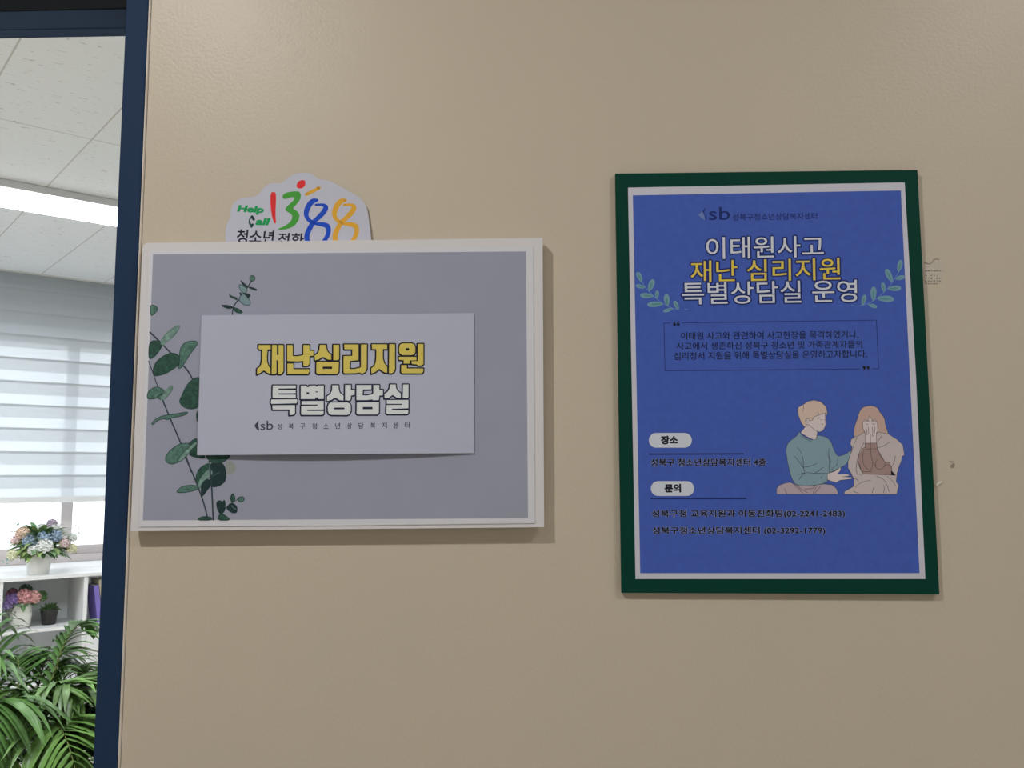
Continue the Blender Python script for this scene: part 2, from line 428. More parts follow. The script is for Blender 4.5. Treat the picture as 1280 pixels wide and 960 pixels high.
# ------------------------------------------------------------------ zebra roller blind
def blind_fabric():
    m, nt, b = new_mat('zebra_blind_fabric')
    nt.nodes.remove(b); N = nt.nodes.new; L = nt.links.new
    tc = N('ShaderNodeTexCoord'); sx = N('ShaderNodeSeparateXYZ'); L(tc.outputs['Object'], sx.inputs[0])
    per, z0 = .1498, 1.410
    a = N('ShaderNodeMath'); a.operation = 'SUBTRACT'; a.inputs[1].default_value = z0 - 10 * per; L(sx.outputs[2], a.inputs[0])
    q = N('ShaderNodeMath'); q.operation = 'MODULO'; q.inputs[1].default_value = per; L(a.outputs[0], q.inputs[0])
    d = N('ShaderNodeMath'); d.operation = 'DIVIDE'; d.inputs[1].default_value = per; L(q.outputs[0], d.inputs[0])
    # from the bottom of one repeat: sheer gauze, closed band, the narrow overlap of both layers
    def ramp(vals):
        r = N('ShaderNodeValToRGB'); r.color_ramp.interpolation = 'LINEAR'
        e = r.color_ramp.elements
        e[0].position = 0; e[0].color = (vals[0],) * 3 + (1,)
        e[1].position = 1; e[1].color = (vals[2],) * 3 + (1,)
        for p, v in ((.40, vals[0]), (.44, vals[1]), (.88, vals[1]), (.915, vals[2])):
            k = e.new(p); k.color = (v,) * 3 + (1,)
        L(d.outputs[0], r.inputs['Fac']); return r.outputs['Color']
    thr = ramp((.31, .18, .06))
    clear = ramp((.11, .06, .01))
    df = N('ShaderNodeBsdfDiffuse'); df.inputs['Color'].default_value = (.42, .45, .48, 1)
    tl = N('ShaderNodeBsdfTranslucent'); tl.inputs['Color'].default_value = (.86, .93, .98, 1)
    tp = N('ShaderNodeBsdfTransparent')
    m1 = N('ShaderNodeMixShader'); L(thr, m1.inputs[0]); L(df.outputs[0], m1.inputs[1]); L(tl.outputs[0], m1.inputs[2])
    m2 = N('ShaderNodeMixShader'); L(clear, m2.inputs[0]); L(m1.outputs[0], m2.inputs[1]); L(tp.outputs[0], m2.inputs[2])
    L(m2.outputs[0], nt.nodes['Material Output'].inputs[0])
    return m
bl = thing('roller_blind', room(.5, 6.3, 1.38), 'white zebra striped roller blind half lowered over the room window', 'blind')
bmf = blind_fabric()
vs, fs = [], []
nz = 60
for i in range(nz + 1):
    z = 1.415 + (3.0 - 1.415) * i / nz
    for u in (-1.9, 2.3):
        vs.append(room(u, 6.30 + .002 * math.sin(i * 2.6), z))
for i in range(nz): fs.append([2 * i, 2 * i + 1, 2 * i + 3, 2 * i + 2])
from_data('fabric', vs, fs, bmf, bl, smooth=True)
box('bottom_rail', (-1.9, 6.29, 1.382), (2.3, 6.31, 1.42), M_WHITE, bl, .004, room)
bm = bmesh.new(); add_tube(bm, [room(-1.95, 6.32, 2.985), room(2.35, 6.32, 2.985)], .025, .025, 16)
from_bm('roller', bm, M_WHITE, bl, True)

# ------------------------------------------------------------------ ceiling light
em, nt, b = new_mat('lit_diffuser')
b.inputs['Base Color'].default_value = (.9, .9, .9, 1)
b.inputs['Emission Color'].default_value = (.92, .96, 1.0, 1); b.inputs['Emission Strength'].default_value = 13.5
cl = thing('ceiling_light', room(.8, 4.46, ZC), 'long white ceiling light switched on above the room', 'ceiling light')
boxes('housing', [((-.15, 4.30, 2.815), (1.65, 4.325, ZC - .0005)), ((-.15, 4.60, 2.815), (1.65, 4.625, ZC - .0005)), ((-.15, 4.325, 2.83), (1.65, 4.60, ZC - .0005)), ((-.16, 4.30, 2.815), (-.15, 4.625, ZC - .0005)), ((1.65, 4.30, 2.815), (1.66, 4.625, ZC - .0005))], mat('light_housing', (.62, .64, .68), .4), cl, .003, room)
box('diffuser', (-.148, 4.327, 2.801), (1.648, 4.598, 2.829), em, cl, .004, room)

# ------------------------------------------------------------------ bookcase
BW0, BW1 = 5.655, 6.015
bk = thing('bookcase', room(1.4, 5.8, 0), 'low white bookcase under the window, with open cubbies and closed fronts', 'bookcase')
ud = [(.575, .595), (1.013, 1.033), (1.452, 1.474), (1.892, 1.912)]
for a0, a1 in (ud[0], ud[3]): box('side_panel', (a0, BW0, .0), (a1, BW1, .962), M_WHITE, bk, .001, room)
for a0, a1 in ud[1:3]: box('divider', (a0, BW0, .02), (a1, BW1, .962), M_WHITE, bk, .001, room)
box('top_board', (.57, BW0 - .006, .962), (1.917, BW1, .983), M_WHITE, bk, .0015, room)
for i in range(3):
    u0, u1 = ud[i][1], ud[i + 1][0]
    for z in (.055, .363, .668):
        box('shelf', (u0, BW0 + .003, z), (u1, BW1 - .006, z + .018), M_WHITE, bk, .0008, room)
box('back_panel', (.59, BW1 - .006, .03), (1.9, BW1, .962), mat('grey_back_panel', (.78, .82, .85), .55), bk, frame=room)
box('plinth', (.595, BW0 + .02, 0), (1.89, BW0 + .036, .055), M_WHITE, bk, frame=room)
for z0, z1 in ((.381, .664), (.076, .359)):
    box('door', (1.477, BW0 - .001, z0), (1.889, BW0 + .015, z1), M_WHITE, bk, .0012, room)

# ------------------------------------------------------------------ flowers and pots
M_POT = mat('white_ceramic', (.80, .79, .77), .35, .5)
M_POTD = mat('dark_pot', (.035, .033, .032), .5, .4)
M_SOIL = mat('soil', (.05, .035, .025), .9)
def leafmat(n, c): return mat(n, c, .5, .35, grain=.18, gscale=35)
G1 = leafmat('soft_green_leaves', (.16, .30, .14)); G2 = leafmat('yellow_green_leaves', (.30, .42, .16)); G3 = leafmat('deep_green_leaves', (.05, .13, .06))
def add_leaf(bm, p, d, L, wid, droop=.3, n=4):
    d = d.normalized(); side = d.cross(Vector((0, 0, 1)))
    if side.length < .1: side = Vector((1, 0, 0))
    side.normalize(); prev = None
    q = p.copy()
    for i in range(n + 1):
        t = i / n; w_ = wid * math.sin(math.pi * (.12 + .86 * t)) * .5
        dd = (d + Vector((0, 0, -droop * t * 1.6))).normalized()
        if i: q = q + dd * (L / n)
        up = side.cross(dd) * w_ * .35
        cur = (bm.verts.new(q + side * w_ + up), bm.verts.new(q), bm.verts.new(q - side * w_ + up))
        if prev:
            bm.faces.new((prev[0], cur[0], cur[1], prev[1])); bm.faces.new((prev[1], cur[1], cur[2], prev[2]))
        prev = cur
def blossom(name, c, r, m, parent, n=60, rng=random):
    """a rounded head of many small petals"""
    bm = bmesh.new()
    ga = math.pi * (3 - math.sqrt(5))
    for i in range(n):
        z = 1 - 1.75 * i / n; rr = math.sqrt(max(0, 1 - z * z)); a = ga * i
        d = Vector((rr * math.cos(a), rr * math.sin(a), z))
        p = c + d * r * .78; s = d.cross(Vector((.2, .3, .9))).normalized(); t = d.cross(s)
        ang = rng.random() * 3; s, t = s * math.cos(ang) + t * math.sin(ang), t * math.cos(ang) - s * math.sin(ang)
        k = r * .34; lift = d * r * (.16 + .14 * rng.random())
        v = [bm.verts.new(p), bm.verts.new(p + s * k * .8 + t * k * .4 + lift), bm.verts.new(p + t * k * 1.25 + lift * 1.1), bm.verts.new(p - s * k * .8 + t * k * .4 + lift)]
        bm.faces.new(v)
        v = [bm.verts.new(p), bm.verts.new(p - s * k * .8 - t * k * .4 + lift), bm.verts.new(p - t * k * 1.25 + lift * 1.1), bm.verts.new(p + s * k * .8 - t * k * .4 + lift)]
        bm.faces.new(v)
    bmesh.ops.create_icosphere(bm, subdivisions=2, radius=r * .78, matrix=Matrix.Translation(c))
    return from_bm(name, bm, m, parent)
def pet(n, c): return mat(n, c, .6, .2, grain=.12, gscale=60)
rng = random.Random(3)
# bouquet on the bookcase
bc = room(1.236, 5.80, .983)
bq = thing('flower_arrangement', bc, 'pastel hydrangea arrangement in a white square pot on top of the bookcase', 'flowers')
bm = bmesh.new()
vsq = []
for sc, z in ((.052, 0), (.054, .004), (.066, .112), (.066, .118), (.058, .118), (.056, .09)):
    ring = []
    for k in range(16):
        a = 2 * math.pi * k / 16; ca, sa = math.cos(a), math.sin(a)
        e = 4.0; rr = sc / ((abs(ca) ** e + abs(sa) ** e) ** (1 / e))
        p = bc + U * (rr * ca) + W * (rr * sa); ring.append(bm.verts.new((p.x, p.y, bc.z + z)))
    vsq.append(ring)
for x, y in zip(vsq, vsq[1:]):
    for k in range(16): bm.faces.new((x[k], x[(k + 1) % 16], y[(k + 1) % 16], y[k]))
bm.faces.new(vsq[0][::-1]); bm.faces.new(vsq[-1])
from_bm('pot', bm, M_POT, bq, True)
bm = bmesh.new(); bm2 = bmesh.new()
for i in range(260):
    a = rng.random() * 2 * math.pi; e = rng.uniform(-.25, 1.2)
    d = Vector((math.cos(a) * math.cos(e), math.sin(a) * math.cos(e), math.sin(e)))
    add_leaf(bm if i % 2 else bm2, bc + Vector((0, 0, .14)) + d * rng.uniform(.04, .10), d + Vector((0, 0, .1)), rng.uniform(.06, .115), rng.uniform(.028, .045), .5)
from_bm('foliage', bm, G1, bq, True); from_bm('foliage', bm2, G2, bq, True)
cols = {'b': pet('blue_petals', (.36, .47, .60)), 'w': pet('white_petals', (.84, .86, .84)), 'p': pet('peach_petals', (.80, .62, .50)), 'l': pet('lilac_petals', (.50, .42, .52)), 'k': pet('pink_petals', (.82, .66, .66)), 'y': pet('cream_petals', (.82, .82, .60))}
for du, dw, dz, r, c in [(.0, -.09, .20, .05, 'b'), (-.065, -.07, .195, .045, 'b'), (.06, -.08, .215, .042, 'b'), (.0, -.125, .165, .048, 'w'), (.075, -.02, .245, .046, 'w'), (-.10, -.04, .24, .04, 'p'), (.06, .0, .285, .033, 'l'),
                         (.11, -.09, .175, .03, 'k'), (.16, -.06, .14, .032, 'y'), (-.15, -.06, .12, .032, 'y'), (.17, -.02, .20, .03, 'w'), (-.06, -.12, .145, .03, 'w'), (-.13, -.02, .20, .03, 'k'), (.02, .05, .25, .04, 'w')]:
    p = bc + U * du + W * dw; p.z = bc.z + dz
    blossom('blossom', p, r * .88, cols[c], bq, 46, rng)
bm = bmesh.new()
for du, dz in ((-.16, .26), (-.13, .30), (.19, .27), (.21, .23), (-.18, .10)):
    p0 = bc + Vector((0, 0, .12)); p1 = bc + U * du + W * -.04; p1.z = bc.z + dz
    add_tube(bm, [p0, p0 * .4 + p1 * .6 + Vector((0, 0, .03)), p1], .0018, .001, 5)
    for k in range(5):
        add_leaf(bm, p1 + Vector((rng.uniform(-.02, .02), rng.uniform(-.02, .02), rng.uniform(-.03, .02))), Vector((rng.uniform(-1, 1), rng.uniform(-1, 1), .4)), .022, .014)
from_bm('sprig', bm, leafmat('blue_green_sprigs', (.22, .38, .34)), bq, True)
# vase with purple flowers in the cubby
vc = room(1.150, 5.78, .687)
vz = thing('flower_vase', vc, 'patterned white vase of pink and purple flowers inside the bookcase cubby', 'vase')
vm, nt, b = new_mat('spotted_vase_glaze')
tc = nt.nodes.new('ShaderNodeTexCoord'); vo = nt.nodes.new('ShaderNodeTexVoronoi'); vo.inputs['Scale'].default_value = 34
rr_ = nt.nodes.new('ShaderNodeValToRGB'); rr_.color_ramp.elements[0].position = .12; rr_.color_ramp.elements[0].color = (.25, .26, .22, 1); rr_.color_ramp.elements[1].position = .3; rr_.color_ramp.elements[1].color = (.76, .77, .72, 1)
nt.links.new(tc.outputs['Object'], vo.inputs['Vector']); nt.links.new(vo.outputs['Distance'], rr_.inputs['Fac']); nt.links.new(rr_.outputs['Color'], b.inputs['Base Color'])
bm = bmesh.new(); add_lathe(bm, [(.0, 0), (.045, 0), (.052, .01), (.060, .07), (.056, .12), (.060, .142), (.054, .142), (.050, .12), (.0, .11)], vc)
from_bm('vase', bm, vm, vz, True)
bm = bmesh.new()
for i in range(46):
    a = rng.random() * 2 * math.pi; e = rng.uniform(-.1, 1.0)
    d = Vector((math.cos(a) * math.cos(e), math.sin(a) * math.cos(e), math.sin(e)))
    add_leaf(bm, vc + Vector((0, 0, .135)) + d * .02, d, rng.uniform(.055, .085), .03, .5)
from_bm('foliage', bm, G1, vz, True)
for du, dw, dz, r, m in [(.005, -.05, .178, .042, pet('rose_petals', (.68, .36, .38))), (.055, -.05, .170, .036, pet('salmon_petals', (.72, .42, .40))), (-.05, -.04, .165, .036, pet('violet_petals', (.30, .20, .48))), (-.07, -.03, .14, .028, pet('lavender_petals', (.40, .32, .60))),
                         (-.045, .0, .190, .033, pet('plum_petals', (.24, .10, .15))), (.02, .0, .205, .036, pet('dark_foliage_head', (.06, .11, .09))), (.10, -.03, .17, .03, pet('green_head', (.08, .16, .06)))]:
    p = vc + U * du + W * dw; p.z = vc.z + dz
    blossom('blossom', p, r, m, vz, 40, rng)
# small dark pot
pc = room(1.305, 5.80, .687)
sp = thing('potted_plant', pc, 'small dark pot of short green plants beside the vase in the cubby', 'plant')
bm = bmesh.new(); add_lathe(bm, [(.0, 0), (.036, 0), (.048, .085), (.050, .09), (.046, .09), (.0, .08)], pc)
from_bm('pot', bm, M_POTD, sp, True)
bm = bmesh.new()
for i in range(90):
    a = rng.random() * 2 * math.pi; e = rng.uniform(.1, 1.4); r0 = rng.uniform(0, .04)
    d = Vector((math.cos(a) * math.cos(e), math.sin(a) * math.cos(e), math.sin(e)))
    add_leaf(bm, pc + Vector((math.cos(a) * r0, math.sin(a) * r0, .083)), d, rng.uniform(.03, .055), .013, .4)
from_bm('foliage', bm, leafmat('moss_green_leaves', (.10, .19, .07)), sp, True)
# leaning books
def book(u0, thick, h, lean, m, label, pages):
    o = thing('book', room(u0, 5.70, .6865), label, 'book', 'books in the right cubby')
    def fr_(a, b_, z):
        ca, sa = math.cos(lean), math.sin(lean)
        return room(u0 + a * ca - z * sa, 5.675 + b_, .6865 + thick * sa * 0 + a * sa + z * ca + .0003)
    boxes('cover', [((0, 0, 0), (.002, .17, h)), ((thick - .002, 0, 0), (thick, .17, h)), ((.002, 0, 0), (thick - .002, .002, h))], m, o, frame=fr_)
    box('pages', (.0025, .003, .003), (thick - .0025, .166, h - .003), pages, o, frame=fr_)
pg = mat('book_pages', (.76, .73, .64), .8)
book(1.540, .026, .215, .13, mat('violet_cover', (.22, .17, .55), .5, grain=.06, gscale=30), 'violet book leaning leftmost in the right cubby', pg)
book(1.572, .014, .250, .14, mat('tan_cover', (.46, .42, .32), .5), 'thin tan book between the violet and the black book', pg)
book(1.592, .030, .245, .15, mat('black_cover', (.03, .033, .038), .5), 'black book leaning at the right of the tan book', pg)

# ------------------------------------------------------------------ areca palm
pr = random.Random(11)
PW = 3.45
pb = room(.705, PW, 0)
pl = thing('potted_palm', pb, 'bushy green areca palm standing in the room by the doorway', 'plant')
bm = bmesh.new(); add_lathe(bm, [(.0, 0), (.12, 0), (.13, .01), (.17, .27), (.18, .29), (.165, .29), (.155, .26), (.0, .255)], pb, 36)
from_bm('pot', bm, M_POT, pl, True)
bm = bmesh.new(); add_lathe(bm, [(.0, .262), (.154, .26)], pb, 24); from_bm('soil', bm, M_SOIL, pl)
def palm_green(n, c):
    m, nt, b = new_mat(n)
    tc = nt.nodes.new('ShaderNodeTexCoord'); ns = nt.nodes.new('ShaderNodeTexNoise'); ns.inputs['Scale'].default_value = 9
    r = nt.nodes.new('ShaderNodeValToRGB'); r.color_ramp.elements[0].color = tuple(v * .62 for v in c) + (1,); r.color_ramp.elements[1].color = tuple(v * 1.35 for v in c) + (1,)
    r.color_ramp.elements[0].position = .35; r.color_ramp.elements[1].position = .65
    nt.links.new(tc.outputs['Object'], ns.inputs['Vector']); nt.links.new(ns.outputs['Fac'], r.inputs['Fac']); nt.links.new(r.outputs['Color'], b.inputs['Base Color'])
    b.inputs['Roughness'].default_value = .38; b.inputs['Specular IOR Level'].default_value = .5
    return m
PG = [palm_green('palm_green', (.125, .245, .06)), palm_green('deep_palm_green', (.08, .175, .045)), palm_green('light_palm_green', (.185, .31, .085))]
PSTEM = mat('palm_stem', (.14, .17, .05), .5)
def frond(az, reach, top, droop, L=.26, nl=20, m=0, r0=.03, start=.34):
    """az: heading in the room frame (0 = right along the window wall, 90 = away); reach/top: where the tip arches to"""
    hd = U * math.cos(az) + W * math.sin(az)
    b0 = pb + hd * r0 + Vector((0, 0, .26))
    p1 = b0 + hd * reach * .12 + Vector((0, 0, (top - .26) * .72)); p2 = b0 + hd * reach * .55 + Vector((0, 0, (top - .26) * 1.12)); p3 = b0 + hd * reach + Vector((0, 0, top - .26 - droop))
    def pt(t): return b0 * (1 - t) ** 3 + p1 * 3 * t * (1 - t) ** 2 + p2 * 3 * t * t * (1 - t) + p3 * t ** 3
    bm = bmesh.new(); add_tube(bm, [pt(i / 16) for i in range(17)], .0055, .0012, 6)
    f = from_bm('frond', bm, PSTEM, pl, True)
    bm = bmesh.new()
    for i in range(nl):
        t = start + (1 - start) * (i + .5) / nl
        p = pt(t); tg = (pt(min(1, t + .02)) - pt(t - .02)).normalized()
        sd = tg.cross(Vector((0, 0, 1))).normalized()
        ll = L * (math.sin(math.pi * (.18 + .74 * (i / nl))) * .9 + .1)
        for s in (1, -1):
            q = p.copy(); prev = None
            d = (tg * .75 + sd * s * .85 + Vector((0, 0, .32 + pr.uniform(-.15, .15)))).normalized()
            wd_ = .023 * (.8 + .4 * pr.random()); dr = pr.uniform(.28, .5)
            n = 6
            for k in range(n + 1):
                x = k / n
                if k: d = (d + Vector((0, 0, -dr * .62))).normalized(); q = q + d * ll / n
                w_ = wd_ * (math.sin(math.pi * min(1, .18 + .5 * x)) if x < .62 else (1 - x) / .38 * .95 + .02) * .5
                sv = d.cross(sd * s).normalized() if False else d.cross(Vector((0, 0, 1)).cross(d)).normalized()
                wv = d.cross(sv).normalized()
                cur = (bm.verts.new(q + wv * w_ + sv * w_ * .3), bm.verts.new(q), bm.verts.new(q - wv * w_ + sv * w_ * .3))
                if prev:
                    bm.faces.new((prev[0], cur[0], cur[1], prev[1])); bm.faces.new((prev[1], cur[1], cur[2], prev[2]))
                prev = cur
    from_bm('leaflets', bm, PG[m], f, True)
dg_ = math.radians
for az, reach, top, dr, L, m in [(150, .42, 1.06, .14, .28, 0), (110, .38, 1.08, .12, .26, 1), (60, .34, .95, .12, .24, 1), (12, .40, .86, .20, .26, 0), (-35, .42, .80, .26, .28, 2), (-80, .42, .86, .26, .28, 0), (-125, .45, .80, .28, .28, 2),
                                 (-165, .46, .92, .20, .27, 0), (180, .30, 1.04, .06, .24, 1), (20, .24, 1.04, .06, .14, 1), (-55, .22, .90, .10, .24, 0), (-150, .22, 1.02, .08, .24, 1), (85, .20, .92, .05, .22, 1), (-10, .46, .66, .18, .26, 2), (-100, .30, .70, .18, .26, 0), (40, .48, .80, .16, .2, 1), (-75, .5, .62, .2, .28, 2), (-20, .26, .74, .14, .24, 1)]:
    frond(dg_(az), reach, top, dr, L, 24, m, start=.22)
for az, reach, top, dr, L, m in [(-60, .34, .74, .2, .26, 0), (-115, .36, .94, .2, .27, 1), (-140, .34, .70, .2, .26, 2), (-30, .32, .92, .2, .24, 0), (10, .30, .80, .2, .24, 1), (-90, .2, .9, .12, .24, 0), (-5, .40, .76, .2, .25, 0), (-45, .36, .62, .2, .26, 1), (30, .3, .92, .14, .22, 0), (-160, .3, .82, .16, .25, 1)]:
    frond(dg_(az), reach, top, dr, L, 24, m, start=.22)

# ------------------------------------------------------------------ 1388 cut-out on the wall, half behind the sign
def flat(y):
    return lambda px, py, h=0.0: on_plane(px, py, y - h)
K = Crop(270, 200, 5.818)
YS = -.0009
co = thing('cutout_sticker', on_plane(375, 330, 0), 'white cut-out paper logo with colourful helpline number above the grey sign', 'sticker')
outl = smooth_poly([(60, 590), (80, 450), (105, 425), (108, 340), (150, 290), (200, 275), (290, 265), (320, 240), (350, 195), (400, 165), (460, 170), (500, 150), (540, 115), (600, 92), (690, 95), (745, 140), (830, 150), (900, 190), (960, 225), (1030, 260), (1080, 310), (1105, 370), (1115, 470), (1130, 580), (1110, 760), (120, 760)], 2)
def lift(px):                                     # the right edge has curled a little off the wall
    return .0030 * (px - 280) / 185.0
def s1388(px, py, h=0.0): return on_plane(px, py, YS - h - lift(px))
bm = bmesh.new()
pts = K(outl); n = len(pts)
fa = [bm.verts.new(s1388(x, y)) for x, y in pts]; ba = [bm.verts.new(s1388(x, y, -.0006)) for x, y in pts]
tris = tessellate_polygon([[Vector((x, y, 0)) for x, y in pts]])
for t in tris:
    bm.faces.new([fa[i] for i in t]); bm.faces.new([ba[i] for i in t][::-1])
for i in range(n): bm.faces.new((fa[i], fa[(i + 1) % n], ba[(i + 1) % n], ba[i]))
from_bm('paper', bm, mat('sticker_paper', alb(146, 147, 158), .5, .3), co)
p = Print(s1388)
p.poly(smooth_poly(K([(395, 235), (435, 232), (437, 300), (432, 380), (437, 460), (425, 462), (408, 420), (397, 340)]), 1), I_RED, 2)
p.poly(smooth_poly(K([(595, 160), (615, 147), (640, 145), (650, 160), (648, 185), (630, 205), (600, 208), (583, 190)]), 1), I_RED, 2)
p.poly(smooth_poly(K([(488, 282), (483, 258), (505, 238), (560, 228), (605, 228), (619, 252), (612, 290), (580, 330), (557, 352), (592, 372), (609, 400), (600, 440), (570, 480), (520, 503), (455, 510), (448, 502), (500, 480), (540, 450), (555, 420), (550, 395), (520, 378), (500, 360), (518, 335), (552, 305), (572, 282), (568, 270), (545, 271), (512, 284)]), 1), I_GRN, 2)
p.stroke(K([(658, 250), (750, 203)]), 4.2, I_ORG, 2)
def prof8(t, v):
    x = t * (len(v) - 1); i = min(int(x), len(v) - 2)
    return v[i] + (v[i + 1] - v[i]) * (x - i)
for dx, m in ((0, I_BLU), (205, I_ORG)):
    e = smooth_line([(735 + dx, 292), (700 + dx, 298), (668 + dx, 340), (652 + dx, 395), (668 + dx, 432), (702 + dx, 455), (745 + dx, 420), (790 + dx, 372), (802 + dx, 338), (775 + dx, 324), (725 + dx, 326)], 2)
    p.stroke(K(e), [prof8((i / (len(e) - 1)), (3.4, 6.6, 6.8, 5.0, 4.6, 6.2, 6.4, 3.4, 2.6)) for i in range(len(e))], m, 2)
    e = smooth_line([(708 + dx, 448), (685 + dx, 490), (660 + dx, 540), (662 + dx, 590), (690 + dx, 625), (740 + dx, 625), (790 + dx, 590), (820 + dx, 530), (818 + dx, 485), (790 + dx, 470), (755 + dx, 466), (712 + dx, 462)], 2)
    p.stroke(K(e), [prof8((i / (len(e) - 1)), (5.0, 6.4, 6.6, 5.0, 4.6, 5.6, 6.4, 5.0, 2.6)) for i in range(len(e))], m, 2.3)
p.build('number_print', co)
p = Print(s1388)
p.text('Help', K([(158, 326), (352, 336), (150, 390), (345, 402)]), [(.055, I_TEAL, 2)], .12)
p.text('all', K([(292, 418), (398, 422), (285, 474), (388, 476)]), [(.055, I_TEAL, 2)], .12)
p.stroke(K(smooth_line([(276, 428), (262, 412), (247, 425), (243, 450), (250, 472), (264, 480)], 1)), [2.2, 3.0, 2.6, 2.2, 2.0, 2.0, 2.2, 2.6, 2.6, 2.2, 2.0, 2.0][:12], I_DTEAL, 2)
p.stroke(K([(262, 412), (274, 432)]), 3.4, I_DTEAL, 2); p.stroke(K([(258, 484), (266, 470)]), 3.0, I_DTEAL, 2)
p.build('slogan_print', co)
p = Print(s1388)
p.text('청소년', K([(150, 502), (425, 512), (150, 606), (425, 612)]), [(.022, I_BLACK, 2)], .12)
p.text('전화', K([(450, 528), (640, 532), (450, 618), (640, 622)]), [(.02, I_BLACK, 2)], .12)
p.build('korean_print', co)

# ------------------------------------------------------------------ grey landscape sign
YB = -.0155                                        # face of the wrapped board
def quad_board(name, q, y0, y1, m, parent, cut=None, nb=.0006):
    pts = [on_plane(px, py, y1) for px, py in q]
    bm = bmesh.new()
    f_ = [bm.verts.new((v.x, y1, v.z)) for v in pts]; b_ = [bm.verts.new((v.x, y0, v.z)) for v in pts]
    k = len(pts)
    bm.faces.new(f_); bm.faces.new(b_[::-1])
    for i in range(k): bm.faces.new((f_[i], f_[(i + 1) % k], b_[(i + 1) % k], b_[i]))
    if nb: bmesh.ops.bevel(bm, geom=[e for e in bm.edges if e.verts[0].co.y == y1 and e.verts[1].co.y == y1], offset=nb, segments=2, affect='EDGES')
    return from_bm(name, bm, m, parent)
sg = thing('wall_sign', on_plane(425, 660, 0), 'landscape sign with grey eucalyptus print and yellow Korean title on white board', 'sign')
quad_board('board', [(178, 311), (179.5, 306), (184, 303.6), (430, 300.4), (678.2, 297.3), (680.2, 659), (420, 661.5), (163, 664)], -.0052, YB, M_FOAM, sg, nb=.0012)
YP = YB - .0009
sh = quad_board('printed_sheet', [(186.5, 313.5), (666.5, 309.5), (668.8, 654), (420, 657), (173.8, 658.5)], YB - .0004, YP, M_SHEET, sg, nb=0)
gp = Print(flat(YP))
gp.poly([(191.3, 318), (657.5, 314.3), (660, 647.8), (178.5, 650.5)], M_GREY, 1)
gp.build('grey_print', sh)
K1, K2, K3, K4 = Crop(170, 360, 6.86), Crop(170, 490, 9.6), Crop(220, 560, 9.6), Crop(270, 335, 14.77)
lp = Print(flat(YP))
def lf(k, pts, m, layer, edge=E_VD, it=2):
    q = smooth_poly(k(pts), it)
    lp.poly(offset_poly(q, .55), edge, layer); lp.poly(offset_poly(q, -.25), m, layer + .5)
lp.stroke(K1(smooth_line([(120, 380), (230, 485), (375, 640), (440, 700), (490, 790), (525, 890)], 2)), 1.9, E_S, 4)
lp.stroke(K1([(108, 628), (150, 740), (190, 860), (215, 930)]), 1.2, E_S, 4)
lf(K1, [(125, 150), (150, 146), (180, 162), (184, 190), (160, 218), (125, 242)], E_M, 5)
lf(K1, [(112, 480), (140, 452), (190, 452), (228, 487), (205, 530), (160, 590), (108, 615)], E_D, 5)
lf(K1, [(205, 475), (235, 420), (290, 360), (368, 316), (374, 340), (345, 385), (300, 432), (250, 468), (232, 495)], E_L, 6, E_M)
lf(K1, [(152, 752), (146, 690), (175, 630), (240, 578), (310, 555), (362, 573), (384, 612), (370, 655), (320, 695), (250, 735), (190, 752)], E_D, 5)
lf(K1, [(375, 640), (373, 560), (388, 500), (430, 462), (500, 452), (536, 470), (512, 502), (470, 555), (420, 635), (390, 684), (358, 692)], E_M, 6)
lf(K1, [(380, 980), (400, 905), (430, 845), (460, 805), (500, 772), (552, 764), (552, 980)], E_D, 5)
lf(K1, [(98, 900), (140, 858), (190, 848), (238, 873), (243, 905), (200, 935), (150, 950), (96, 952)], E_M, 5)
lf(K1, [(212, 940), (250, 888), (304, 830), (318, 855), (290, 905), (240, 955), (212, 960)], E_L, 6, E_M)
lp_l = 6; lf(K2, [(520, 110), (545, 55), (580, -20), (765, -20), (757, 180), (680, 205), (600, 195), (545, 158)], E_D, 6.2)
lf(K2, [(250, 40), (330, 5), (400, 0), (370, 65), (310, 92), (260, 75)], E_M, 5)
lp.stroke(K2(smooth_line([(300, 30), (320, 100), (410, 320), (490, 500), (580, 720), (665, 960)], 2)), 1.8, E_S, 5)
lf(K2, [(186, 384), (220, 338), (280, 303), (330, 284), (400, 273), (500, 260), (626, 236), (606, 266), (530, 292), (430, 308), (380, 334), (330, 315), (250, 344), (205, 390)], E_M, 6)
lf(K2, [(625, 625), (680, 578), (738, 550), (738, 770), (680, 748), (630, 725)], E_D, 5)
lf(K2, [(350, 805), (378, 738), (440, 676), (520, 626), (602, 612), (655, 635), (622, 705), (560, 785), (500, 845), (430, 868), (368, 845)], E_M, 6)
lf(K2, [(498, 820), (560, 738), (640, 658), (722, 585), (735, 620), (660, 695), (590, 785), (520, 842)], E_L, 7, E_D)
lf(K2, [(750, 210), (722, 270), (735, 355), (752, 355)], E_D, 5)
lf(K3, [(150, 72), (250, 90), (345, 85), (345, 120), (260, 118), (190, 97)], E_D, 5)
lf(K3, [(345, 70), (670, 70), (604, 147), (540, 178), (450, 184), (398, 152)], E_D, 6)
lf(K3, [(408, 180), (540, 173), (584, 218), (604, 330), (594, 392), (540, 444), (470, 468), (428, 464), (412, 400), (408, 300)], E_VD, 5)
lf(K3, [(238, 385), (248, 308), (290, 236), (395, 175), (398, 262), (330, 335), (270, 424), (250, 435)], E_D, 5)
lf(K3, [(306, 570), (302, 480), (318, 408), (380, 376), (418, 388), (413, 462), (380, 494), (345, 545), (325, 570)], E_VD, 6)
lf(K3, [(256, 455), (290, 366), (350, 286), (402, 250), (440, 278), (434, 324), (380, 365), (320, 405), (290, 475), (263, 486)], E_L, 7, E_D)
lf(K3, [(0, 534), (50, 478), (110, 452), (200, 446), (258, 457), (268, 492), (200, 514), (100, 534)], E_M, 6)
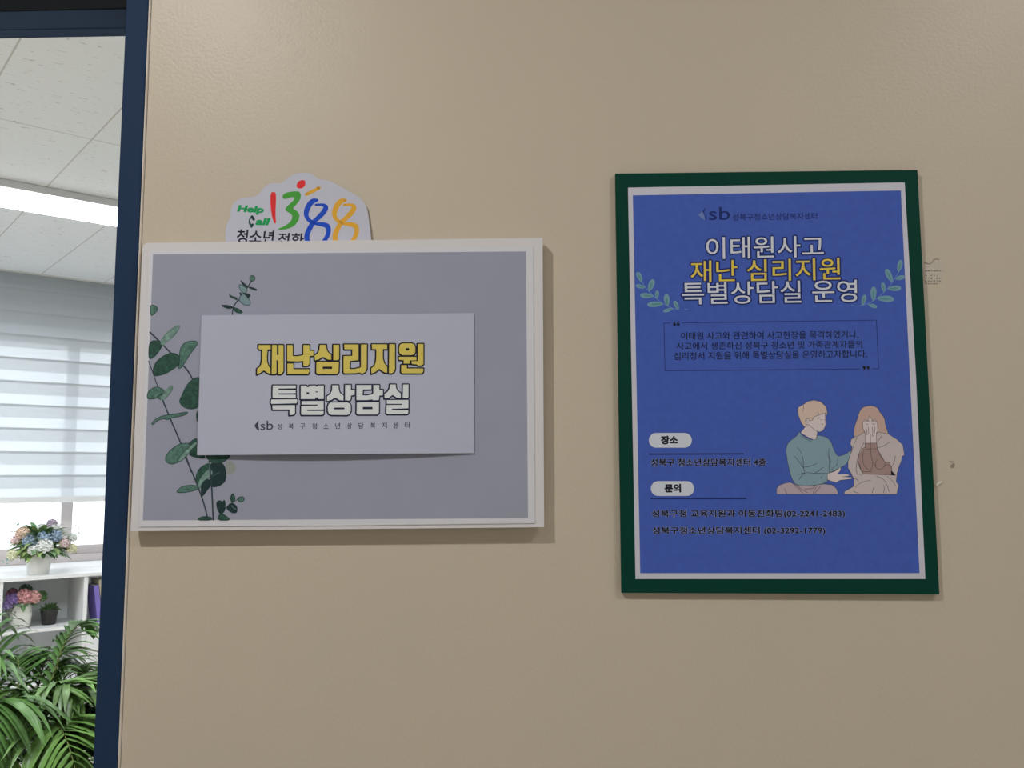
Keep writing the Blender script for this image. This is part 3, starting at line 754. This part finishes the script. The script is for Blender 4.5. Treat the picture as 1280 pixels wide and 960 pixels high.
lp.stroke(K3(smooth_line([(110, 110), (190, 280), (270, 480), (340, 680), (385, 860)], 2)), 1.7, E_S, 8)
lp.stroke(K3(smooth_line([(398, 160), (420, 380), (430, 500), (446, 862)], 2)), 1.8, E_S, 8)
lp.stroke(K3([(405, 165), (405, 260)]), .9, E_L, 9); lp.stroke(K3([(430, 345), (520, 290)]), .5, E_M, 9)
lf(K3, [(252, 866), (300, 828), (360, 822), (424, 834), (428, 866)], E_D, 5, it=1); lf(K3, [(498, 866), (520, 798), (550, 788), (602, 818), (655, 866)], E_D, 5, it=1)
lp.stroke(K3(smooth_line([(545, 790), (600, 715), (670, 660), (745, 612)], 1)), .9, E_S, 5)
for pts, m in (([(486, 660), (510, 632), (547, 638), (594, 702), (582, 754), (545, 794), (513, 772), (492, 712)], E_VD), ([(557, 655), (580, 620), (594, 684), (575, 698)], E_VD), ([(606, 715), (650, 666), (692, 666), (734, 710), (728, 775), (680, 780), (626, 747)], E_VD), ([(651, 600), (678, 538), (709, 590), (703, 634), (670, 660)], E_D), ([(736, 615), (765, 586), (802, 586), (823, 610), (802, 645), (758, 645)], E_M)):
    lf(K3, pts, m, 6)
lp.stroke(K3([(665, 690), (690, 720), (722, 735)]), .6, E_L, 8)
lp.poly(smooth_poly(K3([(590, 165), (660, 150), (715, 200), (720, 270), (660, 320), (605, 310)]), 2), E_BLUR, 2)
lp.build('leaf_print', sh)
lp = Print(flat(YP))
lp.stroke(K4(smooth_line([(655, 240), (580, 360), (500, 470), (430, 580), (360, 650), (320, 720), (305, 800), (300, 880)], 2)), 1.5, E_S, 4)
for pts, m in (([(455, 222), (485, 262), (560, 318), (590, 350), (560, 356), (488, 302)], E_VD), ([(590, 348), (690, 366), (756, 402), (740, 416), (668, 392)], E_VD), ([(420, 300), (500, 332), (562, 373), (578, 412), (546, 460), (494, 454), (446, 402)], E_BL), ([(496, 466), (620, 482), (634, 505), (596, 556), (548, 522)], E_VD),
               ([(432, 446), (482, 480), (460, 520)], E_D), ([(432, 582), (438, 538), (500, 466), (562, 518), (624, 600), (636, 642), (602, 695), (518, 674), (452, 628)], E_BL), ([(240, 480), (290, 527), (350, 537), (393, 568), (387, 594), (338, 562), (278, 543)], E_D), ([(90, 688), (180, 686), (260, 702), (322, 730), (260, 749), (188, 738)], E_VD), ([(318, 728), (400, 748), (484, 800), (478, 830), (400, 824), (348, 803)], E_D), ([(670, 140), (705, 150), (722, 190), (705, 228), (670, 242), (635, 228), (618, 190), (635, 152)], E_M)):
    lf(K4, pts, m, 6, E_VD if m is not E_BL else E_D)
lp.build('leaf_print', sh)

# white card on the sign, its lower edge bowed off the sheet
CQ = [Vector(q) for q in ((252, 394), (592.3, 391.3), (246.3, 569), (592.5, 566.3))]
def card_surf(px, py, h=0.0):
    t = min(1, max(0, (py - 393) / 175)); s = min(1, max(0, (px - 249) / 343))
    bow = .0012 + .0048 * t * t * (math.sin(math.pi * min(1, s * .92 + .10)) ** .8 if 0 < s * .92 + .10 < 1 else 0)
    return on_plane(px, py, YP - .0004 - bow - h)
bm = bmesh.new(); NX, NY = 24, 16; gf, gb = [], []
for j in range(NY + 1):
    t = j / NY
    for i in range(NX + 1):
        s = i / NX
        q = (CQ[0] * (1 - s) + CQ[1] * s) * (1 - t) + (CQ[2] * (1 - s) + CQ[3] * s) * t
        gf.append(bm.verts.new(card_surf(q.x, q.y))); gb.append(bm.verts.new(card_surf(q.x, q.y, -.0003)))
ix = lambda i, j: j * (NX + 1) + i
for j in range(NY):
    for i in range(NX):
        k = (ix(i, j), ix(i + 1, j), ix(i + 1, j + 1), ix(i, j + 1))
        bm.faces.new([gf[a] for a in k]); bm.faces.new([gb[a] for a in k][::-1])
rim = [ix(i, 0) for i in range(NX)] + [ix(NX, j) for j in range(NY)] + [ix(i, NY) for i in range(NX, 0, -1)] + [ix(0, j) for j in range(NY, 0, -1)]
for a, b_ in zip(rim, rim[1:] + rim[:1]): bm.faces.new((gf[a], gf[b_], gb[b_], gb[a]))
card = from_bm('title_card', bm, M_CARD, sg)
card['label'] = 'white title card with yellow and white Korean lettering'
A, B, Cc, Dd = Crop(310, 420, 10.667), Crop(420, 420, 10.667), Crop(330, 470, 12.8), Crop(425, 470, 12.8)
TITLE1 = [
 (A, [(138, 118), (305, 118), (305, 183), (262, 183), (255, 290), (258, 340), (275, 395), (300, 435), (300, 510), (262, 495), (213, 460), (165, 495), (118, 515), (118, 440), (160, 405), (178, 360), (186, 300), (186, 183), (150, 183), (138, 170)], None),
 (A, [(318, 118), (388, 118), (388, 250), (405, 250), (405, 118), (475, 118), (475, 470), (455, 505), (430, 512), (397, 512), (397, 325), (383, 325), (383, 490), (365, 510), (313, 510)], None),
 (A, [(520, 118), (600, 118), (600, 265), (650, 268), (700, 260), (735, 250), (735, 118), (822, 118), (822, 195), (875, 195), (875, 265), (822, 270), (822, 370), (805, 395), (780, 400), (735, 400), (735, 335), (660, 342), (520, 335)], None),
 (A, [(522, 365), (608, 365), (608, 440), (820, 440), (820, 480), (800, 510), (522, 510)], None),
 (A, [(955, 115), (1045, 115), (1050, 170), (1065, 210), (1112, 250), (1112, 320), (1060, 315), (1000, 280), (940, 315), (890, 325), (885, 260), (930, 230), (950, 180)], None),
 (A, [(1135, 115), (1218, 115), (1218, 310), (1200, 325), (1135, 325)], None),
 (A, [(910, 342), (1215, 342), (1210, 480), (1190, 508), (930, 510), (908, 490)], [(995, 408), (1122, 408), (1122, 438), (995, 438)]),
 (B, [(105, 110), (303, 110), (303, 325), (190, 335), (185, 435), (240, 438), (320, 420), (330, 410), (330, 110), (415, 110), (412, 440), (390, 485), (350, 505), (310, 490), (270, 498), (105, 500), (98, 480), (98, 265), (215, 262), (215, 180), (110, 180)], None),
 (B, [(475, 108), (685, 108), (685, 175), (628, 178), (628, 300), (645, 360), (685, 410), (685, 495), (640, 485), (575, 440), (530, 480), (470, 505), (468, 430), (510, 395), (530, 340), (535, 280), (535, 178), (478, 178)], None),
 (B, [(708, 105), (790, 105), (790, 440), (775, 480), (745, 500), (703, 498)], None),
 (B, [(885, 95), (1010, 95), (1045, 110), (1060, 145), (1060, 215), (1045, 245), (1010, 257), (885, 257), (850, 240), (840, 210), (840, 145), (852, 112)], [(935, 160), (970, 160), (978, 175), (970, 192), (935, 192), (925, 175)]),
 (B, [(835, 275), (1075, 275), (1075, 325), (985, 330), (985, 370), (900, 370), (900, 325), (838, 320)], None),
 (B, [(1088, 103), (1168, 103), (1168, 375), (1150, 395), (1090, 395), (1075, 380), (1010, 375), (1003, 345), (1010, 333), (1088, 330)], None),
 (B, [(868, 385), (948, 385), (948, 430), (1168, 430), (1165, 480), (1150, 500), (880, 500), (865, 480)], None)]
TITLE2 = [
 (Cc, [(138, 148), (515, 148), (510, 200), (235, 205), (235, 218), (510, 218), (510, 278), (235, 280), (235, 294), (512, 294), (512, 352), (138, 356), (133, 300)], None),
 (Cc, [(115, 372), (530, 368), (535, 400), (525, 440), (115, 450), (105, 420)], None),
 (Cc, [(130, 465), (500, 462), (500, 590), (480, 620), (405, 630), (405, 540), (135, 540)], None),
 (Cc, [(585, 150), (680, 150), (690, 175), (715, 175), (725, 150), (825, 148), (835, 165), (855, 165), (860, 148), (960, 148), (960, 370), (860, 372), (855, 345), (825, 348), (820, 372), (585, 372)], [[(680, 260), (720, 260), (720, 292), (680, 292)], [(825, 245), (858, 245), (858, 262), (825, 262)]]),
 (Cc, [(598, 398), (958, 395), (958, 540), (695, 542), (695, 556), (958, 556), (955, 610), (935, 625), (600, 625), (590, 600), (592, 474), (855, 470), (855, 460), (598, 460)], None),
 (Cc, [(1090, 145), (1195, 145), (1200, 220), (1215, 265), (1275, 310), (1275, 395), (1210, 390), (1140, 350), (1080, 385), (1005, 405), (1005, 325), (1060, 285), (1085, 230)], None),
 (Dd, [(78, 138), (178, 138), (178, 218), (238, 222), (238, 305), (180, 315), (175, 370), (155, 395), (78, 392)], None),
 (Cc, [(1075, 420), (1330, 420), (1370, 435), (1392, 475), (1392, 560), (1370, 610), (1330, 628), (1075, 625), (1035, 605), (1018, 560), (1018, 490), (1035, 440)], [(1125, 505), (1280, 505), (1290, 518), (1280, 534), (1125, 534), (1115, 518)]),
 (Dd, [(260, 140), (505, 140), (505, 215), (370, 222), (365, 305), (430, 308), (515, 290), (530, 275), (530, 140), (632, 140), (632, 215), (690, 218), (690, 310), (632, 318), (625, 388), (530, 392), (510, 378), (440, 388), (260, 388)], None),
 (Dd, [(265, 420), (628, 415), (625, 590), (600, 618), (280, 618), (262, 600)], [(365, 495), (520, 495), (520, 532), (365, 532)]),
 (Dd, [(798, 132), (895, 132), (900, 190), (925, 240), (975, 275), (975, 358), (905, 350), (842, 305), (785, 350), (710, 362), (708, 285), (760, 250), (790, 200)], None),
 (Dd, [(1005, 132), (1100, 132), (1100, 340), (1085, 355), (1000, 355)], None),
 (Dd, [(745, 382), (1098, 378), (1098, 520), (835, 528), (835, 543), (1098, 543), (1095, 595), (1075, 612), (750, 612), (738, 590), (742, 460), (990, 458), (990, 448), (745, 448)], None)]
for nm, tt, m, dk in (('title_lettering', TITLE1, I_YEL, I_BLACK), ('subtitle_lettering', TITLE2, I_WHT, ink('blue_black_ink', (26, 32, 50)))):
    p = Print(card_surf)
    for k, pts, hole in tt:
        q = k(pts)
        sq = [(x - .2, y + .25) for x, y in q]
        for a, b_ in zip(sq, sq[1:] + sq[:1]): p.stroke([a, b_], 2.9, dk, 2)
        p.poly(sq, dk, 2)
        hs = [] if hole is None else ([k(h) for h in hole] if isinstance(hole[0], list) else [k(hole)])
        if hs:
            for h in hs: p.poly(offset_poly(h, .3), dk, 2.5)
        p.poly(offset_poly(q, -.28), m, 4, [h[::-1] for h in hs])
    p.build(nm, card)
p = Print(card_surf)
p.poly(smooth_poly([(323.4, 525.5), (320.2, 529), (317.8, 532), (320, 535.5), (323, 538.8), (324.2, 536), (322.2, 532.5), (323, 529)], 1), I_DARK, 2)
p.text('sb', [(325.5, 526.5), (341.3, 525.5), (325.5, 537.8), (341.3, 537.3)], [(.004, I_DARK, 2)])
xs = [346.4, 360.8, 375.2, 390, 404.4, 419, 433.7, 448.2, 463, 477.3, 491.8, 506]
for c, x in zip('성북구청소년상담복지센터', xs):
    y = 529.4 - (x - 346) * .010
    p.text(c, [(x, y), (x + 6.2, y - .06), (x, y + 7.4), (x + 6.2, y + 7.3)], [(.014, I_DARK, 2)])
p.build('centre_name_print', card)

# ------------------------------------------------------------------ green framed blue poster
YG = -.0062
ps = thing('poster_board', on_plane(975, 742, 0), 'portrait blue Korean counselling poster on a dark green board', 'poster')
quad_board('board', [(769.2, 217), (1146.8, 212.3), (1174.3, 743), (777, 741)], -.0006, YG, [M_GREEN], ps, nb=.0004)
YPP = YG - .0005
pp = quad_board('paper', [(785, 234.5), (1130.8, 228), (1145, 470), (1156.7, 723.7), (794.4, 723.7)], YG - .0001, YPP, M_PPAPER, ps, nb=0)
surf = flat(YPP)
p = Print(surf); p.poly([(791, 244.2), (1126, 238), (1149.5, 716.5), (800.3, 716.5)], M_BLUE, 1); p.build('blue_print', pp)
# centre name at the top
p = Print(surf)
k7 = Crop(860, 250, 12.8)
p.poly(k7([(290, 115), (235, 180), (245, 205), (275, 245), (290, 345), (300, 270), (265, 215), (255, 190)]), I_NAVY, 2)
p.poly(k7([(230, 185), (160, 240), (240, 300), (270, 330), (255, 250)]), mat('leaf_mark_ink', alb(82, 98, 140)), 2)
p.text('sb', [(886, 258.8), (912.2, 258.4), (886.2, 275.2), (912.4, 274.8)], [(.004, I_NAVY, 3)])
p.text('성북구청소년상담복지센터', [(915.6, 267.3), (1021.5, 265.6), (915.6, 276), (1021.5, 273.9)], [(.012, I_NAVY, 3)])
p.build('centre_name_print', pp)
# three title lines
for nm, s, q, m in (('title_line', '이태원사고', [(882.6, 296.6), (1029.5, 294.6), (883, 324.2), (1030, 321)], I_PWHT), ('title_line', '재난 심리지원', [(863, 326), (1050, 322.2), (863.2, 352.8), (1050.6, 349.8)], I_PYEL), ('title_line', '특별상담실 운영', [(852, 353), (1071, 349.6), (852.8, 380.8), (1071.6, 377.4)], I_PWHT)):
    p = Print(surf); p.text(s, q, [(.062, I_NAVY, 2), (.005, m, 4)]); p.build(nm, pp)
# leaf sprays beside the title
for nm, k, lv, st in (('leaf_spray', Crop(780, 320, 12), [((265, 385), (200, 240), 88), ((320, 475), (175, 440), 72), ((375, 525), (440, 350), 105), ((440, 602), (242, 588), 92), ((490, 640), (500, 518), 70), ((590, 715), (348, 732), 102), ((650, 748), (635, 570), 104), ((735, 790), (588, 832), 66), ((818, 802), (752, 672), 78)], [(265, 385), (325, 475), (440, 600), (560, 700), (660, 755), (760, 795), (860, 815), (960, 797)]),
                      ('leaf_spray', Crop(1060, 320, 12), [((755, 235), (797, 58), 92), ((712, 345), (852, 308), 78), ((662, 388), (570, 195), 105), ((600, 490), (797, 480), 98), ((545, 542), (518, 396), 78), ((438, 635), (690, 650), 114), ((380, 672), (385, 460), 108), ((300, 725), (437, 767), 66), ((215, 740), (257, 582), 82)], [(770, 225), (700, 340), (590, 495), (440, 635), (330, 700), (200, 745), (120, 755), (50, 735)])):
    p = Print(surf)
    p.stroke(k(smooth_line(st, 1)), .8, I_STEM, 2)
    for b0, t0, w_ in lv:
        bb, tt = k([b0])[0], k([t0])[0]
        p.ellipse(bb, tt, w_ / 12, I_LEAF, 3)
        v0, v1 = Vector(bb), Vector(tt)
        p.stroke([tuple(v0.lerp(v1, .15)), tuple(v0.lerp(v1, .5)), tuple(v0.lerp(v1, .72))], [w_ / 12 * .18, w_ / 12 * .3, w_ / 12 * .12], I_VEIN, 4)
    p.build(nm, pp)
# boxed notice
p = Print(surf)
q = [(830, 403.9), (1095.5, 400.2), (1098.4, 461), (831.2, 463.5)]
lx = lambda a, b_, t: (a[0] + (b_[0] - a[0]) * t, a[1] + (b_[1] - a[1]) * t)
for a, b_ in ((q[0], lx(q[0], q[1], .03)), (lx(q[0], q[1], .085), q[1]), (q[1], q[2]), (q[2], lx(q[2], q[3], .03)), (lx(q[2], q[3], .09), q[3]), (q[3], q[0])):
    p.stroke([a, b_], .75, I_NAVY, 2)
for cx, cy, s in ((843.2, 404.6, 1), (847.8, 404.5, 1), (1080.2, 460.2, -1), (1084.9, 460.1, -1)):
    p.poly([(cx + 1.9 * math.cos(a * .5236), cy + s * 1.0 + 1.9 * math.sin(a * .5236)) for a in range(12)], I_BLACK, 2)
    p.poly([(cx - s * 1.9, cy + s * 1.0), (cx - s * 1.7, cy - s * 1.2), (cx + s * 1.0, cy - s * 3.2), (cx + s * 1.3, cy - s * 2.7), (cx - s * .2, cy - s * .8)], I_BLACK, 2)
p.build('notice_frame', pp)
for s, q in (('이태원 사고와 관련하여 사고현장을 목격하였거나,', [(851.2, 415.2), (1072.8, 413.2), (851.2, 425.2), (1072.8, 423.4)]), ('사고에서 생존하신 성북구 청소년 및 가족관계자들의', [(845.6, 427.9), (1077.6, 425.4), (845.6, 437.4), (1077.8, 435)]), ('심리정서 지원을 위해 특별상담실을 운영하고자합니다.', [(842.4, 440.2), (1083.6, 437.2), (842.6, 450), (1083.8, 447.4)])):
    p = Print(surf); p.text(s, q, [(.010, I_BLACK, 2)]); p.build('notice_line', pp)
# place and contact
def pill(x0, y0, x1, y1, s, q):
    p = Print(surf); r = (y1 - y0) / 2; cy = (y0 + y1) / 2
    pts = [(x1 - r + r * math.cos(a), cy + r * math.sin(a)) for a in [math.radians(-90 + 15 * i) for i in range(13)]] + [(x0 + r + r * math.cos(a), cy + r * math.sin(a)) for a in [math.radians(90 + 15 * i) for i in range(13)]]
    p.poly(pts, I_PILL, 2); p.text(s, q, [(.055, I_BLACK, 4)]); p.build('heading_pill', pp)
pill(811, 541.2, 864.8, 559.6, '장소', [(826, 544.6), (847.6, 544.4), (826, 555.6), (847.6, 555.4)])
pill(813.5, 601.4, 867.7, 619.9, '문의', [(830.4, 604.9), (851.2, 604.7), (830.6, 615.8), (851.4, 615.6)])
p = Print(surf); p.stroke([(811.6, 567.7), (929.5, 567.3)], 1.7, I_NAVY, 2); p.build('rule', pp)
p = Print(surf); p.stroke([(814, 623.2), (932.3, 623.2)], 1.7, I_NAVY, 2); p.build('rule', pp)
for s, q in (('성북구 청소년상담복지센터 4층', [(813, 572.9), (957.8, 572.5), (813, 583.2), (957.8, 582.6)]), ('성북구청 교육지원과 아동친화팀(02-2241-2483)', [(814.2, 637.2), (1056.3, 636.8), (814.4, 648.3), (1056.5, 647.9)]), ('성북구청소년상담복지센터 (02-3292-1779)', [(814.8, 658.3), (1031.7, 658), (815, 669.4), (1031.9, 669)])):
    p = Print(surf); p.text(s, q, [(.060, I_HALO, 2), (.036, I_BLACK, 4)]); p.build('contact_line', pp)
# drawing of two seated people
J1, J2, J4 = Crop(960, 490, 6.86), Crop(1040, 490, 6.86), Crop(940, 480, 5.818)
def fig(p, k, pts, m, layer, it=1):
    q = smooth_poly(k(pts), it) if it else k(pts)
    p.poly(offset_poly(q, .35), P_LINE, layer); p.poly(offset_poly(q, -.15), m, layer + .5)
def ln(p, k, pts, w_=.5, layer=9): p.stroke(k(smooth_line(pts, 1)), w_, P_LINE, layer, cap=False)
p = Print(surf)
fig(p, J4, [(180, 800), (180, 762), (200, 737), (240, 722), (275, 715), (330, 738), (430, 742), (520, 728), (580, 733), (612, 758), (628, 800)], P_PANTS, 2, 0)
fig(p, J1, [(330, 276), (355, 270), (400, 320), (424, 332), (413, 412), (390, 410), (330, 380), (280, 350), (310, 310)], P_SKIN, 3, 0)
fig(p, J4, [(345, 345), (358, 372), (430, 410), (470, 402), (475, 372), (540, 385), (575, 420), (590, 470), (622, 530), (680, 512), (722, 480), (718, 520), (690, 580), (640, 610), (570, 642), (550, 650), (552, 710), (500, 730), (430, 738), (380, 740), (320, 735), (290, 690), (265, 600), (248, 500), (252, 450), (270, 420), (330, 375)], P_SWEAT, 4)
fig(p, J4, [(548, 652), (600, 636), (648, 604), (642, 630), (620, 656), (700, 656), (708, 668), (650, 675), (728, 679), (722, 690), (640, 700), (612, 716), (565, 702), (550, 694)], P_SKIN, 5, 0)
fig(p, J1, [(318, 250), (330, 226), (350, 226), (360, 246), (385, 238), (395, 210), (490, 176), (492, 240), (497, 270), (490, 295), (470, 332), (440, 342), (400, 325), (365, 290), (350, 280), (330, 278)], P_SKIN, 6, 0)
fig(p, J1, [(315, 302), (285, 262), (262, 200), (253, 160), (262, 130), (300, 110), (345, 80), (395, 71), (450, 83), (492, 120), (509, 175), (502, 206), (490, 178), (440, 195), (395, 212), (380, 240), (355, 247), (350, 230), (330, 228), (318, 250), (330, 280)], P_HAIR, 7, 0)
ln(p, J1, [(303, 110), (305, 135), (296, 165)]); ln(p, J1, [(425, 172), (440, 195)], .4)
ln(p, J1, [(425, 235), (436, 222), (450, 222)], .55); ln(p, J1, [(450, 238), (462, 238)], .6); ln(p, J1, [(480, 222), (490, 226)], .5); ln(p, J1, [(482, 240), (490, 242)], .6); ln(p, J1, [(458, 278), (474, 276)], .6); ln(p, J1, [(330, 240), (345, 255), (338, 268)], .4); ln(p, J1, [(493, 245), (500, 258), (488, 264)], .4)
for pts in ([(330, 460), (360, 500), (375, 560), (372, 610), (385, 640)], [(310, 525), (345, 570), (375, 612)], [(375, 605), (420, 600), (475, 575)], [(330, 660), (400, 642), (450, 650), (550, 650)], [(460, 645), (490, 630), (518, 605)], [(390, 645), (360, 665), (340, 700)], [(560, 470), (555, 520), (565, 560), (560, 600), (560, 640)], [(622, 535), (625, 570), (610, 600)], [(560, 520), (575, 570)], [(575, 625), (600, 600)], [(505, 670), (505, 690)], [(350, 378), (390, 400), (430, 420)],
            [(330, 738), (360, 765), (405, 790)], [(300, 730), (340, 760), (370, 795)], [(380, 765), (440, 760), (460, 740)], [(470, 745), (450, 775), (445, 798)], [(500, 745), (470, 775), (460, 798)], [(235, 760), (255, 798)]):
    ln(p, J4, pts, .5)
p.build('seated_person_drawing', pp)
p = Print(surf)
fig(p, J2, [(188, 392), (192, 300), (215, 240), (235, 170), (265, 130), (330, 116), (385, 130), (415, 180), (450, 225), (457, 280), (483, 358), (480, 372), (440, 400), (390, 420), (280, 430), (240, 400)], P_HAIR2, 6)
fig(p, J2, [(105, 875), (108, 855), (185, 810), (190, 750), (165, 700), (138, 650), (138, 600), (163, 520), (173, 470), (158, 450), (163, 410), (190, 388), (240, 370), (275, 345), (330, 400), (400, 345), (430, 350), (490, 365), (560, 410), (607, 455), (620, 540), (600, 552), (595, 590), (570, 650), (557, 700), (550, 770), (572, 800), (555, 870), (555, 876)], P_CAPE, 7, 0)
fig(p, J2, [(264, 258), (285, 240), (310, 246), (325, 203), (342, 246), (372, 240), (388, 262), (392, 335), (380, 350), (382, 442), (285, 442), (284, 348), (266, 310)], P_SKIN, 8, 0)
fig(p, J2, [(284, 440), (382, 438), (390, 490), (430, 560), (455, 602), (490, 600), (512, 650), (507, 712), (270, 702), (245, 662), (222, 600), (225, 560), (260, 490), (285, 470)], P_ARM, 9, 0)
p.poly(J2([(230, 598), (258, 692), (238, 652)]), I_BLACK, 10); p.poly(J2([(508, 668), (548, 718), (505, 714)]), I_BLACK, 10)
for pts in ([(330, 360), (330, 440), (335, 560), (352, 600), (375, 640)], [(290, 490), (384, 486)], [(270, 500), (262, 560), (268, 620), (300, 660), (330, 680), (345, 640), (350, 600)], [(385, 490), (420, 560), (460, 600), (450, 640), (415, 668), (380, 655), (370, 610), (390, 580)], [(440, 645), (470, 620), (500, 632)], [(255, 680), (300, 685), (340, 682)], [(270, 258), (300, 250), (322, 252)], [(340, 250), (385, 256)],
            [(290, 280), (310, 275)], [(340, 272), (372, 278)], [(290, 300), (300, 340), (302, 370)], [(312, 300), (315, 360)], [(345, 300), (350, 345), (345, 380)], [(370, 300), (365, 350), (352, 385)], [(385, 480), (440, 465), (492, 432)], [(545, 545), (535, 600), (505, 655)], [(430, 350), (425, 385), (390, 425)], [(275, 430), (240, 500), (215, 590), (205, 660), (215, 700), (265, 712)], [(215, 385), (185, 460), (165, 520)], [(180, 740), (210, 745), (225, 765)],
            [(200, 820), (235, 780), (290, 765), (335, 755)], [(380, 720), (440, 745), (470, 790), (492, 858)], [(470, 725), (520, 760), (548, 810)], [(345, 868), (355, 820)], [(440, 868), (452, 825), (440, 800)], [(180, 850), (225, 868)]):
    ln(p, J2, pts, .5, 11)
p.build('crying_person_drawing', pp)

# ------------------------------------------------------------------ marks on the wall
M_TAPE = mat('tape_residue', alb(150, 143, 132), .7, grain=.1, gscale=900); M_DOT = mat('residue_grime', alb(112, 102, 92), .8); M_DOT2 = mat('dark_residue_grime', alb(82, 74, 68), .8)
k8 = Crop(1150, 310, 16)
p = Print(flat(-.0001), .0002)
p.poly(smooth_poly(k8([(70, 300), (180, 330), (260, 210), (400, 210), (450, 290), (460, 480), (440, 690), (330, 715), (90, 715)]), 1), M_TAPE, 1)
r9 = random.Random(5)
for y, s, dens in ((290, 9, .4), (455, 20, .95), (550, 15, .55), (605, 16, .9), (660, 19, .95), (710, 13, .6)):
    for x in range(120, 450, 55):
        if r9.random() < dens:
            w_ = s * r9.uniform(.7, 1.15)
            p.poly(smooth_poly(k8([(x - w_, y - w_ * .8), (x + w_, y - w_ * .7), (x + w_ * .9, y + w_ * .8), (x - w_ * .8, y + w_ * .7)]), 1), M_DOT2 if y in (660, 605) and r9.random() < .7 else M_DOT, 2)
p.stroke(k8([(110, 450), (280, 452), (450, 450)]), 1.3, M_TAPE, 2, cap=False)
p.stroke(k8(smooth_line([(80, 285), (130, 300), (180, 325), (240, 300), (270, 240), (330, 215), (390, 235)], 1)), .9, M_DOT, 2, cap=False)
tag(p.build('tape_residue', None), 'grey gridded tape residue on the wall right of the green board', 'stain')
p = Print(flat(-.0001), .0002)
k9 = Crop(1040, 560, 4.364)
p.poly(smooth_poly(k9([(645, 95), (665, 80), (672, 92), (662, 110), (648, 108)]), 1), M_DOT, 1); p.stroke(k9([(640, 70), (655, 78), (660, 72)]), .8, M_DOT, 1)
p.stroke(k9([(740, 175), (755, 190), (772, 205)]), .5, M_TAPE, 1)
tag(p.build('scuff_mark', None), 'small grey scuff on the wall right of the poster drawing', 'stain')
bm = bmesh.new()
for pts in ([(1169.5, 606), (1172, 603.2), (1177.5, 600.8), (1177.8, 602.8), (1173.5, 605.5), (1170.5, 609)],):
    f_ = [bm.verts.new(on_plane(x, y, -.0022 if i in (2, 3) else -.0012)) for i, (x, y) in enumerate(pts)]
    b_ = [bm.verts.new(v.co + Vector((0, .0009, 0))) for v in f_]
    bm.faces.new(f_); bm.faces.new(b_[::-1])
    for i in range(len(pts)): bm.faces.new((f_[i], f_[(i + 1) % len(pts)], b_[(i + 1) % len(pts)], b_[i]))
tag(from_bm('tape_scrap', bm, mat('white_tape', alb(175, 170, 160), .5)), 'tiny white scrap of tape at the right edge of the green board', 'tape')
